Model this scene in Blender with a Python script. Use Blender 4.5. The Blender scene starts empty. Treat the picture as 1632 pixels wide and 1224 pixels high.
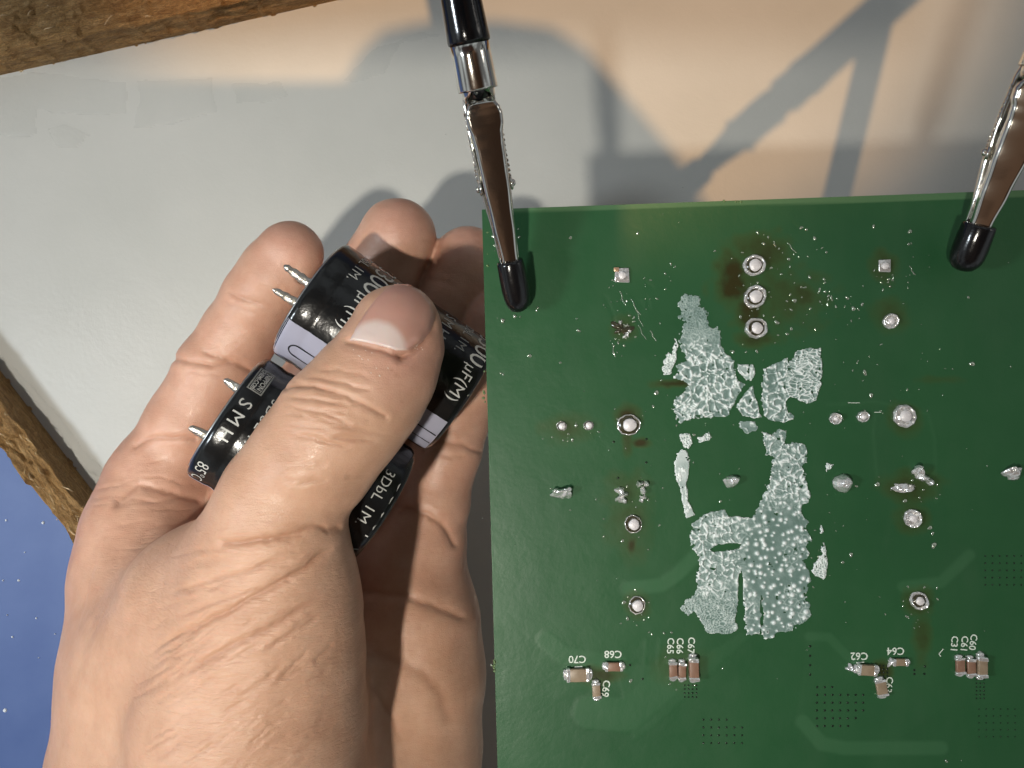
import bpy, bmesh, math, random, time
import numpy as np
from mathutils import Vector, Matrix
from mathutils.bvhtree import BVHTree
T0 = time.time()
random.seed(7); rng = np.random.default_rng(7)
C = bpy.context.scene.collection
SC = bpy.context.scene
SC.unit_settings.scale_length = 0.01           # one unit is one centimetre

# ------------------------------------------------------------------ camera, light, exposure
F = 1250.0; H = 20.0                            # focal length in pixels of the 1632 px wide photo, camera height
cam = bpy.data.cameras.new('camera'); camo = bpy.data.objects.new('camera', cam); C.objects.link(camo)
cam.sensor_width = 36; cam.lens = 36*F/1632; cam.clip_start = 0.1; cam.clip_end = 500
camo.location = (0, 0, H); SC.camera = camo
world = bpy.data.worlds.new("World"); SC.world = world; world.use_nodes = True
WN = world.node_tree.nodes; bgn = WN['Background']
bgn.inputs[1].default_value = 0.41
# a room: pale walls and ceiling all round, the photographer's brown-clad shape leaning over from below the picture
WL = world.node_tree.links
def wn(t, **k):
    q = WN.new(t)
    for a, b in k.items(): setattr(q, a, b)
    return q
wtc = wn('ShaderNodeTexCoord'); wd = wn('ShaderNodeVectorMath', operation='DOT_PRODUCT'); wd.inputs[1].default_value = (0.0, -0.50, 0.866)
WL.new(wtc.outputs['Generated'], wd.inputs[0])
wr_ = wn('ShaderNodeValToRGB'); WL.new(wd.outputs['Value'], wr_.inputs[0])
e = wr_.color_ramp.elements; e[0].position = .64; e[0].color = (.80, .86, .93, 1); e[1].position = .84; e[1].color = (.20, .115, .075, 1)
wno = wn('ShaderNodeTexNoise'); wno.inputs['Scale'].default_value = 2.2; wno.inputs['Detail'].default_value = 1; WL.new(wtc.outputs['Generated'], wno.inputs['Vector'])
wr2 = wn('ShaderNodeValToRGB'); WL.new(wno.outputs['Fac'], wr2.inputs[0]); e = wr2.color_ramp.elements; e[0].position = .44; e[0].color = (.40, .38, .36, 1); e[1].position = .58; e[1].color = (1.25, 1.25, 1.2, 1)
wm = wn('ShaderNodeMix', data_type='RGBA', blend_type='MULTIPLY'); wm.inputs[0].default_value = 1
WL.new(wr_.outputs[0], wm.inputs[6]); WL.new(wr2.outputs[0], wm.inputs[7]); WL.new(wm.outputs[2], bgn.inputs[0])
SC.view_settings.view_transform = 'Standard'; SC.view_settings.look = 'None'
SC.view_settings.exposure = -0.15; SC.view_settings.gamma = 1
def lamp(name, loc, aim, size, power, col, shape='DISK', size_y=None, spread=180):
    l = bpy.data.lights.new(name, 'AREA'); l.shape = shape; l.size = size; l.energy = power; l.color = col
    if size_y: l.size_y = size_y
    l.spread = math.radians(spread)
    o = bpy.data.objects.new(name, l); C.objects.link(o); o.location = loc
    o.rotation_euler = (Vector(aim)-Vector(loc)).to_track_quat('-Z', 'Y').to_euler()
    return o
lamp('desk_lamp_light', (-14.3, -16.8, 58), (-6, -1, 3), 2.8, 1600, (1.0, 0.94, 0.83), spread=42)
sl = bpy.data.lights.new('warm_spot_light', 'SPOT'); sl.energy = 110000; sl.color = (1.0, 0.55, 0.22); sl.shadow_soft_size = .5; sl.spot_size = math.radians(25); sl.spot_blend = .5
so = bpy.data.objects.new('warm_spot_light', sl); C.objects.link(so); so.location = (0.3, 5.5, 62); so.rotation_euler = (Vector((1.2, 14.3, 0))-Vector((0.3, 5.5, 62))).to_track_quat('-Z', 'Y').to_euler()
lamp('window_light', (-37, -5, 36), (-4, -3, 2), 6.0, 9500, (0.84, 0.93, 1.0))
lamp('side_lamp_light', (48, 10, 34), (2, 0, 4), 12.0, 900, (1.0, 0.93, 0.85))

# ------------------------------------------------------------------ helpers
def P(px, py, d):                               # the point that the photo shows at a pixel, d cm below the lens
    return Vector(((px-816)/F*d, (612-py)/F*d, H-d))
def tag(o, label=None, cat=None, group=None, kind=None):
    if label: o['label'] = label
    if cat: o['category'] = cat
    if group: o['group'] = group
    if kind: o['kind'] = kind
    return o
def mesh_obj(name, verts, faces, mat, parent=None, smooth=True, attrs=None):
    me = bpy.data.meshes.new(name)
    if isinstance(verts, np.ndarray): verts = verts.tolist()
    if isinstance(faces, np.ndarray): faces = faces.tolist()
    me.from_pydata(verts, [], faces); me.update()
    if smooth: me.polygons.foreach_set('use_smooth', [True]*len(me.polygons))
    if attrs:
        for k, a in attrs.items():
            at = me.attributes.new(k, 'FLOAT', 'POINT'); at.data.foreach_set('value', np.asarray(a, np.float32))
    if mat: me.materials.append(mat)
    o = bpy.data.objects.new(name, me); C.objects.link(o)
    if parent: o.parent = parent
    return o
def bm_obj(name, bm, mat, parent=None, smooth=True):
    me = bpy.data.meshes.new(name); bm.to_mesh(me); bm.free()
    me.materials.append(mat)
    me.polygons.foreach_set('use_smooth', [smooth]*len(me.polygons))
    o = bpy.data.objects.new(name, me); C.objects.link(o)
    if parent: o.parent = parent
    return o
def empty(name, mtx=None, parent=None):
    o = bpy.data.objects.new(name, None); C.objects.link(o); o.empty_display_size = 0.2
    if mtx is not None: o.matrix_world = mtx
    if parent: o.parent = parent
    return o
def loft(rings, closed=True, cap=True):
    n = len(rings[0]); V = []; Fc = []
    for r in rings: V += [tuple(p) for p in r]
    m = n if closed else n-1
    for i in range(len(rings)-1):
        for j in range(m):
            a = i*n+j; b = i*n+(j+1) % n
            Fc.append((a, b, b+n, a+n))
    if cap:
        Fc.append(tuple(range(n-1, -1, -1))); Fc.append(tuple((len(rings)-1)*n+k for k in range(n)))
    return V, Fc
def lathe(profile, n=48, axis='Y'):             # profile of (t along axis, radius)
    rings = []
    for t, r in profile:
        rings.append([(r*math.cos(a), t, r*math.sin(a)) for a in [2*math.pi*k/n for k in range(n)]])
    return loft(rings, True, True)
def join(parts):
    V = []; Fc = []
    for v, f in parts:
        o = len(V); V += list(v); Fc += [tuple(i+o for i in g) for g in f]
    return V, Fc
def xf(vf, M):
    v, f = vf; return [tuple(M @ Vector(p)) for p in v], f
def box(x0, x1, y0, y1, z0, z1):
    return ([(x0,y0,z0),(x1,y0,z0),(x1,y1,z0),(x0,y1,z0),(x0,y0,z1),(x1,y0,z1),(x1,y1,z1),(x0,y1,z1)],
            [(0,3,2,1),(4,5,6,7),(0,1,5,4),(1,2,6,5),(2,3,7,6),(3,0,4,7)])
def rbox(x0, x1, y0, y1, z0, z1, r=0.02, seg=2):
    bm = bmesh.new(); v, f = box(x0, x1, y0, y1, z0, z1)
    bv = [bm.verts.new(p) for p in v]
    for g in f: bm.faces.new([bv[i] for i in g])
    bmesh.ops.bevel(bm, geom=bm.edges[:], offset=r, segments=seg, affect='EDGES', profile=0.5)
    bm.verts.ensure_lookup_table(); bm.verts.index_update()
    out = ([tuple(q.co) for q in bm.verts], [tuple(q.index for q in fc.verts) for fc in bm.faces]); bm.free()
    return out
# ---- hashed value noise and cell noise in numpy
def _h(ix, iy, iz, s):
    n = (ix.astype(np.int64)*374761393 + iy.astype(np.int64)*668265263 + iz.astype(np.int64)*2147483647 + s*974634777) & 0xffffffff
    n = ((n ^ (n >> 13))*1274126177) & 0xffffffff
    n = ((n ^ (n >> 15))*2246822519) & 0xffffffff
    return ((n ^ (n >> 16)) & 0xffff)/65535.0
def vnoise(x, y, z=None, s=0):
    x = np.asarray(x, float); y = np.asarray(y, float); z = np.zeros_like(x) if z is None else np.asarray(z, float)
    fx = np.floor(x); fy = np.floor(y); fz = np.floor(z)
    u = x-fx; v = y-fy; w = z-fz; u = u*u*(3-2*u); v = v*v*(3-2*v); w = w*w*(3-2*w)
    r = 0
    for a in (0, 1):
        for b in (0, 1):
            for c in (0, 1):
                r = r + _h(fx+a, fy+b, fz+c, s)*(u if a else 1-u)*(v if b else 1-v)*(w if c else 1-w)
    return r
def fbm(x, y, z=None, s=0, o=4):
    r = 0; a = 0.5; k = 1.0
    for i in range(o):
        r = r + a*vnoise(np.asarray(x)*k, np.asarray(y)*k, None if z is None else np.asarray(z)*k, s+i); a *= .5; k *= 2.03
    return r/(1-.5**o)
def cells(x, y, s=0):                            # F1, F2 and a random number of the nearest cell
    x = np.asarray(x, float); y = np.asarray(y, float)
    fx = np.floor(x); fy = np.floor(y); f1 = np.full(x.shape, 9.); f2 = np.full(x.shape, 9.); rid = np.zeros(x.shape)
    zz = np.zeros_like(fx)
    for a in (-1, 0, 1):
        for b in (-1, 0, 1):
            cx = fx+a; cy = fy+b
            d = np.hypot(cx+_h(cx, cy, zz, s)-x, cy+_h(cx, cy, zz, s+9)-y)
            m = d < f1
            f2 = np.where(m, f1, np.minimum(f2, d)); rid = np.where(m, _h(cx, cy, zz, s+17), rid); f1 = np.where(m, d, f1)
    return f1, f2, rid
def inpoly(x, y, poly):
    r = np.zeros(x.shape, bool); n = len(poly)
    for i in range(n):
        x0, y0 = poly[i]; x1, y1 = poly[(i+1) % n]
        if y0 == y1: continue
        c = ((y0 > y) != (y1 > y)) & (x < (x1-x0)*(y-y0)/(y1-y0)+x0)
        r ^= c
    return r
def polydist(x, y, pts):                         # distance to an open polyline and the fraction along it
    best = np.full(x.shape, 1e9); fr = np.zeros(x.shape); n = len(pts)-1
    for i in range(n):
        ax, ay = pts[i]; bx, by = pts[i+1]; dx = bx-ax; dy = by-ay
        t = np.clip(((x-ax)*dx+(y-ay)*dy)/(dx*dx+dy*dy+1e-9), 0, 1)
        d = np.hypot(x-ax-t*dx, y-ay-t*dy); m = d < best
        best = np.where(m, d, best); fr = np.where(m, (i+t)/n, fr)
    return best, fr

# ------------------------------------------------------------------ materials
class NT:
    def __init__(s, name):
        s.m = bpy.data.materials.new(name); s.m.use_nodes = True; s.t = s.m.node_tree; s.b = s.t.nodes['Principled BSDF']
        s.tc = s.t.nodes.new('ShaderNodeTexCoord')
    def n(s, typ, **kw):
        nd = s.t.nodes.new(typ)
        for k, v in kw.items(): setattr(nd, k, v)
        return nd
    def l(s, a, b): s.t.links.new(a, b)
    def set(s, **kw):
        for k, v in kw.items():
            s.b.inputs[k.replace('_', ' ')].default_value = v
        return s
    def map(s, scale=(1,1,1), rot=(0,0,0)):
        m = s.n('ShaderNodeMapping'); m.inputs['Scale'].default_value = scale; m.inputs['Rotation'].default_value = rot
        s.l(s.tc.outputs['Object'], m.inputs['Vector']); return m.outputs[0]
    def noise(s, scale, detail=4, rough=.55, vec=None, dist=0):
        q = s.n('ShaderNodeTexNoise'); q.inputs['Scale'].default_value = scale; q.inputs['Detail'].default_value = detail
        q.inputs['Roughness'].default_value = rough; q.inputs['Distortion'].default_value = dist
        s.l(vec if vec is not None else s.tc.outputs['Object'], q.inputs['Vector']); return q.outputs['Fac']
    def vor(s, scale, vec=None, feature='F1', out='Distance', rand=1):
        q = s.n('ShaderNodeTexVoronoi'); q.feature = feature; q.inputs['Scale'].default_value = scale; q.inputs['Randomness'].default_value = rand
        s.l(vec if vec is not None else s.tc.outputs['Object'], q.inputs['Vector']); return q.outputs[out]
    def ramp(s, fac, stops):
        r = s.n('ShaderNodeValToRGB'); e = r.color_ramp.elements
        while len(e) < len(stops): e.new(0.5)
        for i, (p, c) in enumerate(stops):
            e[i].position = p; e[i].color = (*c, 1) if len(c) == 3 else c
        s.l(fac, r.inputs[0]); return r.outputs[0]
    def mix(s, fac, a, b, mode='MIX'):
        r = s.n('ShaderNodeMix', data_type='RGBA', blend_type=mode)
        for v, i in ((fac, 0), (a, 6), (b, 7)):
            if isinstance(v, (int, float)): r.inputs[i].default_value = v
            elif isinstance(v, tuple): r.inputs[i].default_value = (*v, 1)
            else: s.l(v, r.inputs[i])
        return r.outputs[2]
    def math(s, op, a, b=0.0, clamp=False):
        r = s.n('ShaderNodeMath', operation=op, use_clamp=clamp)
        for v, i in ((a, 0), (b, 1)):
            if isinstance(v, (int, float)): r.inputs[i].default_value = v
            else: s.l(v, r.inputs[i])
        return r.outputs[0]
    def attr(s, name):
        a = s.n('ShaderNodeAttribute'); a.attribute_name = name; return a.outputs['Fac']
    def bump(s, h, strength=.3, dist=.02, prev=None):
        b = s.n('ShaderNodeBump'); b.inputs['Strength'].default_value = strength; b.inputs['Distance'].default_value = dist
        s.l(h, b.inputs['Height'])
        if prev is not None: s.l(prev, b.inputs['Normal'])
        return b.outputs[0]
    def col(s, c):
        if isinstance(c, tuple): s.b.inputs['Base Color'].default_value = (*c, 1)
        else: s.l(c, s.b.inputs['Base Color'])
        return s
    def nrm(s, x): s.l(x, s.b.inputs['Normal']); return s
M = {}
# tabletop sheet
t = NT('white_laminate'); n1 = t.noise(.25, 5); n2 = t.noise(2.2, 6)
t.col(t.mix(t.math('MULTIPLY', n2, .35), t.ramp(n1, [(.3, (.45, .455, .43)), (.7, (.515, .515, .49))]), (.47, .47, .44)))
t.set(Roughness=.42); t.nrm(t.bump(t.noise(.5, 5, .6, None, .6), .16, .12, t.bump(t.noise(9, 6), .14, .03))); M['table'] = t.m
# clear tape
t = NT('clear_tape'); t.col((.62, .63, .60)).set(Roughness=.22, Alpha=.08, IOR=1.4)
t.nrm(t.bump(t.noise(2.5, 3), .5, .05)); M['tape'] = t.m
# chipboard
t = NT('chipboard'); v = t.map((1.1, 6, 6)); v2 = t.map((3.0, 11, 11))
f1 = t.noise(1.7, 8, .72, v, 1.1); chip = t.vor(1.5, v, 'F1', 'Color'); sp = t.n('ShaderNodeSeparateColor'); t.l(chip, sp.inputs[0])
c1 = t.ramp(f1, [(.20, (.07, .03, .009)), (.34, (.34, .17, .05)), (.47, (.60, .36, .13)), (.62, (.80, .55, .26)), (.78, (.92, .76, .50))])
c2 = t.mix(t.math('MULTIPLY', sp.outputs[0], .45), c1, (.36, .20, .07))
fine = t.noise(5, 8, .75, v2)
c3 = t.mix(1.0, c2, t.ramp(fine, [(.32, (.42, .36, .30)), (.56, (1.1, 1.05, 1.0))]), 'MULTIPLY')
t.col(c3).set(Roughness=.62); t.nrm(t.bump(fine, 1.0, .12, t.bump(f1, 1.0, .22))); M['chip'] = t.m
t = NT('wood_fibre'); t.col((.66, .50, .30)).set(Roughness=.6); M['fibre'] = t.m
# blue surface
t = NT('blue_floor'); t.col(t.ramp(t.noise(.6, 5), [(.3, (.062, .120, .33)), (.7, (.085, .150, .37))])).set(Roughness=.5)
t.nrm(t.bump(t.noise(30, 3), .1, .02)); M['blue'] = t.m
t = NT('white_speck'); t.col((.75, .8, .85)).set(Roughness=.6); M['speck'] = t.m
# solder mask
t = NT('green_solder_mask')
st = t.attr('stain'); cu = t.attr('copper'); rimv = t.attr('bare')
base = t.ramp(t.noise(.35, 4), [(.3, (.020, .088, .033)), (.7, (.027, .108, .040))])
base = t.mix(cu, base, (.050, .150, .066))
base = t.mix(rimv, base, (.13, .25, .12))
wipe = t.noise(1.2, 6, .6, t.map((1, .3, 1), (0, 0, .2)))
base = t.mix(t.math('MULTIPLY', t.ramp(wipe, [(.5, (0, 0, 0)), (.8, (1, 1, 1))]), .10), base, (.12, .17, .11))
base = t.mix(st, base, t.ramp(st, [(.15, (.070, .072, .008)), (.80, (.032, .028, .004))]))
t.col(base).set(Specular_IOR_Level=.4)
t.l(t.math('ADD', .30, t.math('MULTIPLY', t.noise(3, 5), .16)), t.b.inputs['Roughness'])
t.nrm(t.bump(t.noise(14, 5), .10, .02, t.bump(t.noise(1.5, 4), .16, .06))); M['pcb'] = t.m
t = NT('board_edge'); t.col((.16, .24, .10)).set(Roughness=.55); M['pcb_edge'] = t.m
t = NT('solder'); t.col((.95, .94, .92)).set(Metallic=.72, Roughness=.17)
t.nrm(t.bump(t.noise(6, 2), .8, .08)); M['solder'] = t.m
t = NT('flux_drop'); t.col((.55, .62, .50)).set(Roughness=.14, Metallic=.75, Specular_IOR_Level=.8); M['fdrop'] = t.m
t = NT('lead_metal'); t.col((.66, .63, .57)).set(Metallic=1, Roughness=.34)
t.nrm(t.bump(t.noise(9, 3), .6, .05)); M['lead'] = t.m
t = NT('flat_pin'); t.col((.84, .80, .80)).set(Metallic=.15, Roughness=.42); t.nrm(t.bump(t.noise(25, 3), .25, .02)); M['pin'] = t.m
t = NT('flux_ring'); t.col((.045, .04, .018)).set(Roughness=.22, Coat_Weight=.5); M['flux'] = t.m
t = NT('copper_pad'); t.col((.80, .52, .34)).set(Metallic=.8, Roughness=.35); M['copper'] = t.m
t = NT('silk_print'); t.col((.72, .80, .70)).set(Roughness=.6); M['silk'] = t.m
t = NT('ceramic_tan'); t.col(t.ramp(t.noise(12, 3), [(.3, (.27, .20, .13)), (.7, (.33, .25, .17))])).set(Roughness=.4); M['ceramic'] = t.m
t = NT('ceramic_rust'); t.col(t.ramp(t.noise(12, 3), [(.3, (.24, .135, .09)), (.7, (.29, .165, .11))])).set(Roughness=.4); M['rust'] = t.m
# paste
t = NT('thermal_paste'); th = t.attr('thick')
t.col(t.ramp(th, [(.0, (.07, .15, .11)), (.25, (.17, .26, .23)), (.5, (.42, .52, .49)), (.72, (.84, .90, .88))])).set(Roughness=.30)
t.nrm(t.bump(t.noise(30, 4), .35, .02)); M['paste'] = t.m
# clips
t = NT('chrome'); t.col((.78, .76, .70)).set(Metallic=1, Roughness=.11)
t.nrm(t.bump(t.noise(6, 3), .06, .03)); M['chrome'] = t.m
t = NT('black_vinyl'); t.col((.006, .006, .007)).set(Roughness=.16, Specular_IOR_Level=.6)
t.nrm(t.bump(t.noise(4, 3), .12, .05)); M['vinyl'] = t.m
t = NT('phone_case'); t.col((.15, .075, .045)).set(Roughness=.5); M['case'] = t.m
t = NT('lens_glass'); t.col((.01, .01, .012)).set(Roughness=.05); M['lens'] = t.m
# capacitor
t = NT('black_sleeve'); t.col((.007, .0075, .008)).set(Roughness=.20, Specular_IOR_Level=.55)
t.nrm(t.bump(t.noise(1.6, 4), .22, .12, t.bump(t.noise(9, 4), .05, .03))); M['sleeve'] = t.m
t = NT('sleeve_print'); t.col((.50, .51, .49)).set(Roughness=.35); M['print'] = t.m
t = NT('pale_stripe'); t.col((.36, .36, .45)).set(Roughness=.28); M['stripe'] = t.m
t = NT('stripe_outline'); t.col((.01, .01, .012)).set(Roughness=.3); M['ink'] = t.m
t = NT('phenolic'); t.col((.05, .035, .025)).set(Roughness=.6); M['phenolic'] = t.m
t = NT('aluminium'); t.col((.7, .7, .68)).set(Metallic=1, Roughness=.35); M['alu'] = t.m
# skin
t = NT('skin'); pk = t.attr('pink'); cr = t.attr('crease'); wr = t.attr('wrinkle')
mott = t.noise(1.6, 5, .6); m2 = t.noise(7, 4)
tan = t.ramp(mott, [(.3, (.54, .305, .195)), (.7, (.64, .39, .265))])
pink = t.ramp(mott, [(.3, (.51, .265, .19)), (.7, (.61, .35, .26))])
c = t.mix(pk, tan, pink)
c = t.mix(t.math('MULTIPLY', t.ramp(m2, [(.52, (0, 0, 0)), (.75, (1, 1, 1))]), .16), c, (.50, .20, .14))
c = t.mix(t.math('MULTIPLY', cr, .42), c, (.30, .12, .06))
t.col(c)
t.set(Subsurface_Weight=.12, Subsurface_Radius=(1.0, .35, .2), Subsurface_Scale=.12, Specular_IOR_Level=.5)
t.l(t.math('ADD', .27, t.math('MULTIPLY', t.noise(4, 5), .24)), t.b.inputs['Roughness'])
dirv = t.map((2.6, 15, 6), (0, 0, math.radians(-31)))
wn = t.math('MULTIPLY', t.noise(1.0, 5, .6, dirv, .7), wr)
cellb = t.vor(26, None, 'DISTANCE_TO_EDGE')
pores = t.math('MINIMUM', cellb, .12)
ridge = t.noise(1.0, 2, .5, t.map((6, 34, 34), (0, 0, math.radians(35))), .4)
b0 = t.bump(wn, .32, .12); b1 = t.bump(pores, .28, .05, b0); b2 = t.bump(ridge, .10, .03, b1)
t.nrm(b2); M['skin'] = t.m
t = NT('nail'); th = t.attr('lunula')
t.col(t.mix(th, (.56, .30, .235), (.70, .55, .50))).set(Roughness=.30, Subsurface_Weight=.15, Subsurface_Scale=.1, Coat_Weight=.15)
t.nrm(t.bump(t.noise(1.0, 3, .5, t.map((22, 3, 3), (0, 0, math.radians(-30)))), .06, .02)); M['nail'] = t.m
t = NT('dry_skin_flake'); t.col((.72, .60, .50)).set(Roughness=.6); M['flake'] = t.m

# ------------------------------------------------------------------ setting: tabletop, blue surface, chipboard rails
BH = 0.95
def quadplane(name, pts, z, mat, th=.05):
    v = [(p[0], p[1], z) for p in pts]+[(p[0], p[1], z-th) for p in pts]; n = len(pts)
    f = [tuple(range(n)), tuple(range(2*n-1, n-1, -1))]+[(i, i+n, (i+1) % n+n, (i+1) % n) for i in range(n)]
    return mesh_obj(name, v, f, mat, smooth=False)
def T(px, py): q = P(px, py, H); return Vector((q.x, q.y))
a0, a1 = T(0, 120), T(540, 0)                    # inner base line of the upper rail
b0_, b1_ = T(0, 590), T(150, 785)                # inner base line of the left rail
ud = (a1-a0).normalized(); ld = (b1_-b0_).normalized()
det = ud.x*(-ld.y)-(-ld.x)*ud.y; dlt = b0_-a0
s_ = (dlt.x*(-ld.y)-(-ld.x)*dlt.y)/det; corner = a0+ud*s_
tb = quadplane('tabletop', [corner, corner+ld*46, corner+ld*46+Vector((60, 0)), corner+ud*60+Vector((0, 0))], 0, M['table'], .3); tag(tb, kind='structure')
bl = quadplane('floor', [(-90, -90), (90, -90), (90, 90), (-90, 90)], -1.4, M['blue'], .1); tag(bl, kind='structure')
sv = []
for (x, y, s) in [(69, 833, .045), (10, 829, .03), (8, 1132, .06), (20, 1015, .03), (30, 925, .04), (58, 985, .03), (62, 1048, .02), (5, 925, .025), (40, 880, .02), (88, 1010, .02), (12, 980, .02)]:
    q = P(x, y, H+1.4); ring = [[(q.x+s*r*math.cos(a)*random.uniform(.8, 1.2), q.y+s*r*math.sin(a), -1.4+z) for a in [k*.7854 for k in range(8)]] for r, z in ((1, 0), (.8, .02), (.3, .03))]
    sv.append(loft(ring))
v, f = join(sv); tag(mesh_obj('dust_speck', v, f, M['speck']), kind='stuff', label='white specks scattered on the blue floor')
# chipboard rails: dense flaky bars
def rail(name, p0, d, length, width, side, label):
    nrm = Vector((-d.y, d.x))*side; nl = int(length/.07); prof = []
    nw = 26; nh = 12
    for k in range(nh): prof.append((0.0, BH*k/nh))
    for k in range(nw+1): prof.append((width*k/nw, BH))
    for k in range(1, 7): prof.append((width, BH*(1-k/6)-.6*k/6))
    i, j = np.meshgrid(np.arange(nl+1), np.arange(len(prof)), indexing='ij')
    u = i*length/nl; w = np.array([q[0] for q in prof])[j]; z = np.array([q[1] for q in prof])[j]
    q = u*1.8; r = (w+z*1.1)*6.0
    nz = fbm(q+vnoise(q, r, s=3), r, s=side*5+9, o=5)-.5
    f1_, f2_, rid = cells(q*.9+vnoise(q*.5, r*.4, s=5), r*.8, 11)
    nz = nz*.34+(rid-.5)*.16
    top = (j >= nh)
    edge = np.exp(-((w/.07)**2))
    dz = np.where(top, nz*(1-.6*edge), nz*.10*(z/BH)); dw = np.where(top, nz*.3*edge, -nz*.35*np.minimum(1, z*4))
    dw = dw-np.where(j == 0, 0, (vnoise(u*5, u*0, s=8) > .80)*.035*edge)
    w2 = w+dw; z2 = z+dz
    X = p0.x+d.x*u+nrm.x*w2; Y = p0.y+d.y*u+nrm.y*w2
    V = np.stack([X, Y, z2], -1).reshape(-1, 3); m = len(prof)
    idx = (i*m+j)[:-1, :-1].ravel(); Fq = np.stack([idx, idx+1, idx+m+1, idx+m], -1)
    if side < 0: Fq = Fq[:, ::-1]
    # local frame so that the chip grain runs along the rail
    ang = math.atan2(d.y, d.x); R = Matrix.Rotation(-ang, 3, 'Z')
    Vl = (V-np.array([p0.x, p0.y, 0])) @ np.array(R).T
    o = mesh_obj(name, Vl, Fq, M['chip']); o.location = (p0.x, p0.y, 0); o.rotation_euler = (0, 0, ang)
    tag(o, label, 'board', 'chipboard rails round the white tabletop')
    fv = []
    for k in range(420):
        x = random.uniform(0, length); w = random.uniform(.02, width*.95); L = random.uniform(.05, .38)*random.random()+.05; a = random.gauss(.1, .3)
        if random.random() < .1: a = random.uniform(0, 3)
        zz = BH+random.uniform(.02, .10); g = random.uniform(.006, .016); pts = []
        ww = w*side
        for e in range(5):
            tt = e/4; pts.append(Vector((x+L*tt*math.cos(a), ww+L*tt*math.sin(a)+.02*math.sin(5*tt+k), zz+.05*math.sin(3.1*tt)-.02)))
        rg = [[(p.x, p.y+g*cc*math.sin(.3+2.6*q_/4), p.z+g*ss) for cc, ss in ((1, 0), (0, 1), (-1, 0), (0, -1))] for q_, p in enumerate(pts)]
        fv.append(loft(rg))
    # chips and dust that crumble along the lower edge
    for k in range(60):
        x = random.uniform(0, length); s = random.uniform(.015, .05)
        rg = [[(x+s*1.6*rr*math.cos(a), -side*random.uniform(0, .03)+s*rr*math.sin(a)*.7, zq) for a in (0, 1.05, 2.1, 3.14, 4.2, 5.2)] for rr, zq in ((1, 0), (.9, s*.6), (.3, s))]
        (fv if k % 4 == 0 else crumbs).append(xf(loft(rg), Matrix.Identity(4)) if k % 4 == 0 else xf(loft(rg), Matrix.Translation((p0.x, p0.y, 0)) @ Matrix.Rotation(ang, 4, 'Z')))
    v, f = join(fv); fo = mesh_obj('wood_fibre', v, f, M['fibre'], o); tag(fo, kind='stuff')
crumbs = []
rail('chipboard_rail', corner, ud, 46, 3.4, 1, 'rough brown chipboard rail along the top edge of the white tabletop')
rail('chipboard_rail', corner+ld*3.4+Vector((0, 0)), ld, 36, .64, -1, 'narrow chipboard rail running diagonally beside the blue floor at the left')
v, f = join(crumbs); tag(mesh_obj('wood_crumbs', v, f, M['chip']), label='brown wood crumbs lying along the foot of the rails', kind='stuff')
# clear tape remnants and glue on the tabletop
def sheet(name, pts, z, h, mat, label, cat, group=None, amp=.03, res=.04):
    xs = [p[0] for p in pts]; ys = [p[1] for p in pts]
    w = [T(*p) for p in pts]; wx = [q.x for q in w]; wy = [q.y for q in w]
    gx = np.arange(min(wx)-.1, max(wx)+.1, res); gy = np.arange(min(wy)-.1, max(wy)+.1, res)
    X, Y = np.meshgrid(gx, gy, indexing='ij'); wob = .12
    ins = inpoly(X+wob*(vnoise(X*3, Y*3, s=2)-.5), Y+wob*(vnoise(X*3, Y*3, s=4)-.5), [(q.x, q.y) for q in w])
    cell = ins[:-1, :-1] & ins[1:, 1:] & ins[1:, :-1] & ins[:-1, 1:]
    Z = z+h+amp*fbm(X*1.3, Y*1.3, s=6)
    core = np.zeros(ins.shape, bool); core[1:-1, 1:-1] = ins[1:-1, 1:-1] & ins[:-2, 1:-1] & ins[2:, 1:-1] & ins[1:-1, :-2] & ins[1:-1, 2:]
    Z = np.where(core, Z, z+.002)
    used = np.zeros(ins.shape, bool)
    used[:-1, :-1] |= cell; used[1:, 1:] |= cell; used[1:, :-1] |= cell; used[:-1, 1:] |= cell
    ids = np.full(ins.shape, -1); ids[used] = np.arange(used.sum())
    V = np.stack([X[used], Y[used], Z[used]], -1)
    Fq = np.stack([ids[:-1, :-1][cell], ids[1:, :-1][cell], ids[1:, 1:][cell], ids[:-1, 1:][cell]], -1)
    o = mesh_obj(name, V, Fq, mat); tag(o, label, cat, group); return o
gt = 'clear tape remnants on the white tabletop'
sheet('clear_tape', [(-60, 130), (60, 115), (200, 130), (205, 180), (140, 185), (60, 178), (60, 215), (0, 220), (-60, 222)], 0, .02, M['tape'], 'wide torn strip of clear tape on the white tabletop under the upper rail, leftmost', 'tape', gt)
sheet('clear_tape', [(215, 128), (340, 125), (345, 180), (300, 195), (240, 205), (212, 205), (222, 160)], 0, .02, M['tape'], 'square torn piece of clear tape above the index finger on the white tabletop', 'tape', gt)
sheet('clear_tape', [(368, 132), (450, 130), (460, 150), (435, 162), (375, 166)], 0, .02, M['tape'], 'small piece of clear tape just left of the tall arm shadow', 'tape', gt)
sheet('clear_tape', [(545, 130), (600, 70), (660, 55), (700, 50), (700, 58), (640, 70), (610, 120), (570, 130)], 0, .015, M['tape'], 'thin curled strip of clear tape left of the alligator clip collar', 'tape', gt)
sheet('clear_tape', [(-30, 540), (30, 590), (110, 680), (190, 775), (150, 800), (70, 700), (0, 625), (-30, 590)], 0, .02, M['tape'], 'long strip of clear tape along the narrow left rail', 'tape', gt)
sheet('glue_blob', [(75, 205), (110, 200), (145, 215), (125, 236), (90, 236)], 0, .05, M['tape'], 'clear dried glue blob with a bright glint on the white tabletop', 'glue', None, .12, .05)

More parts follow.
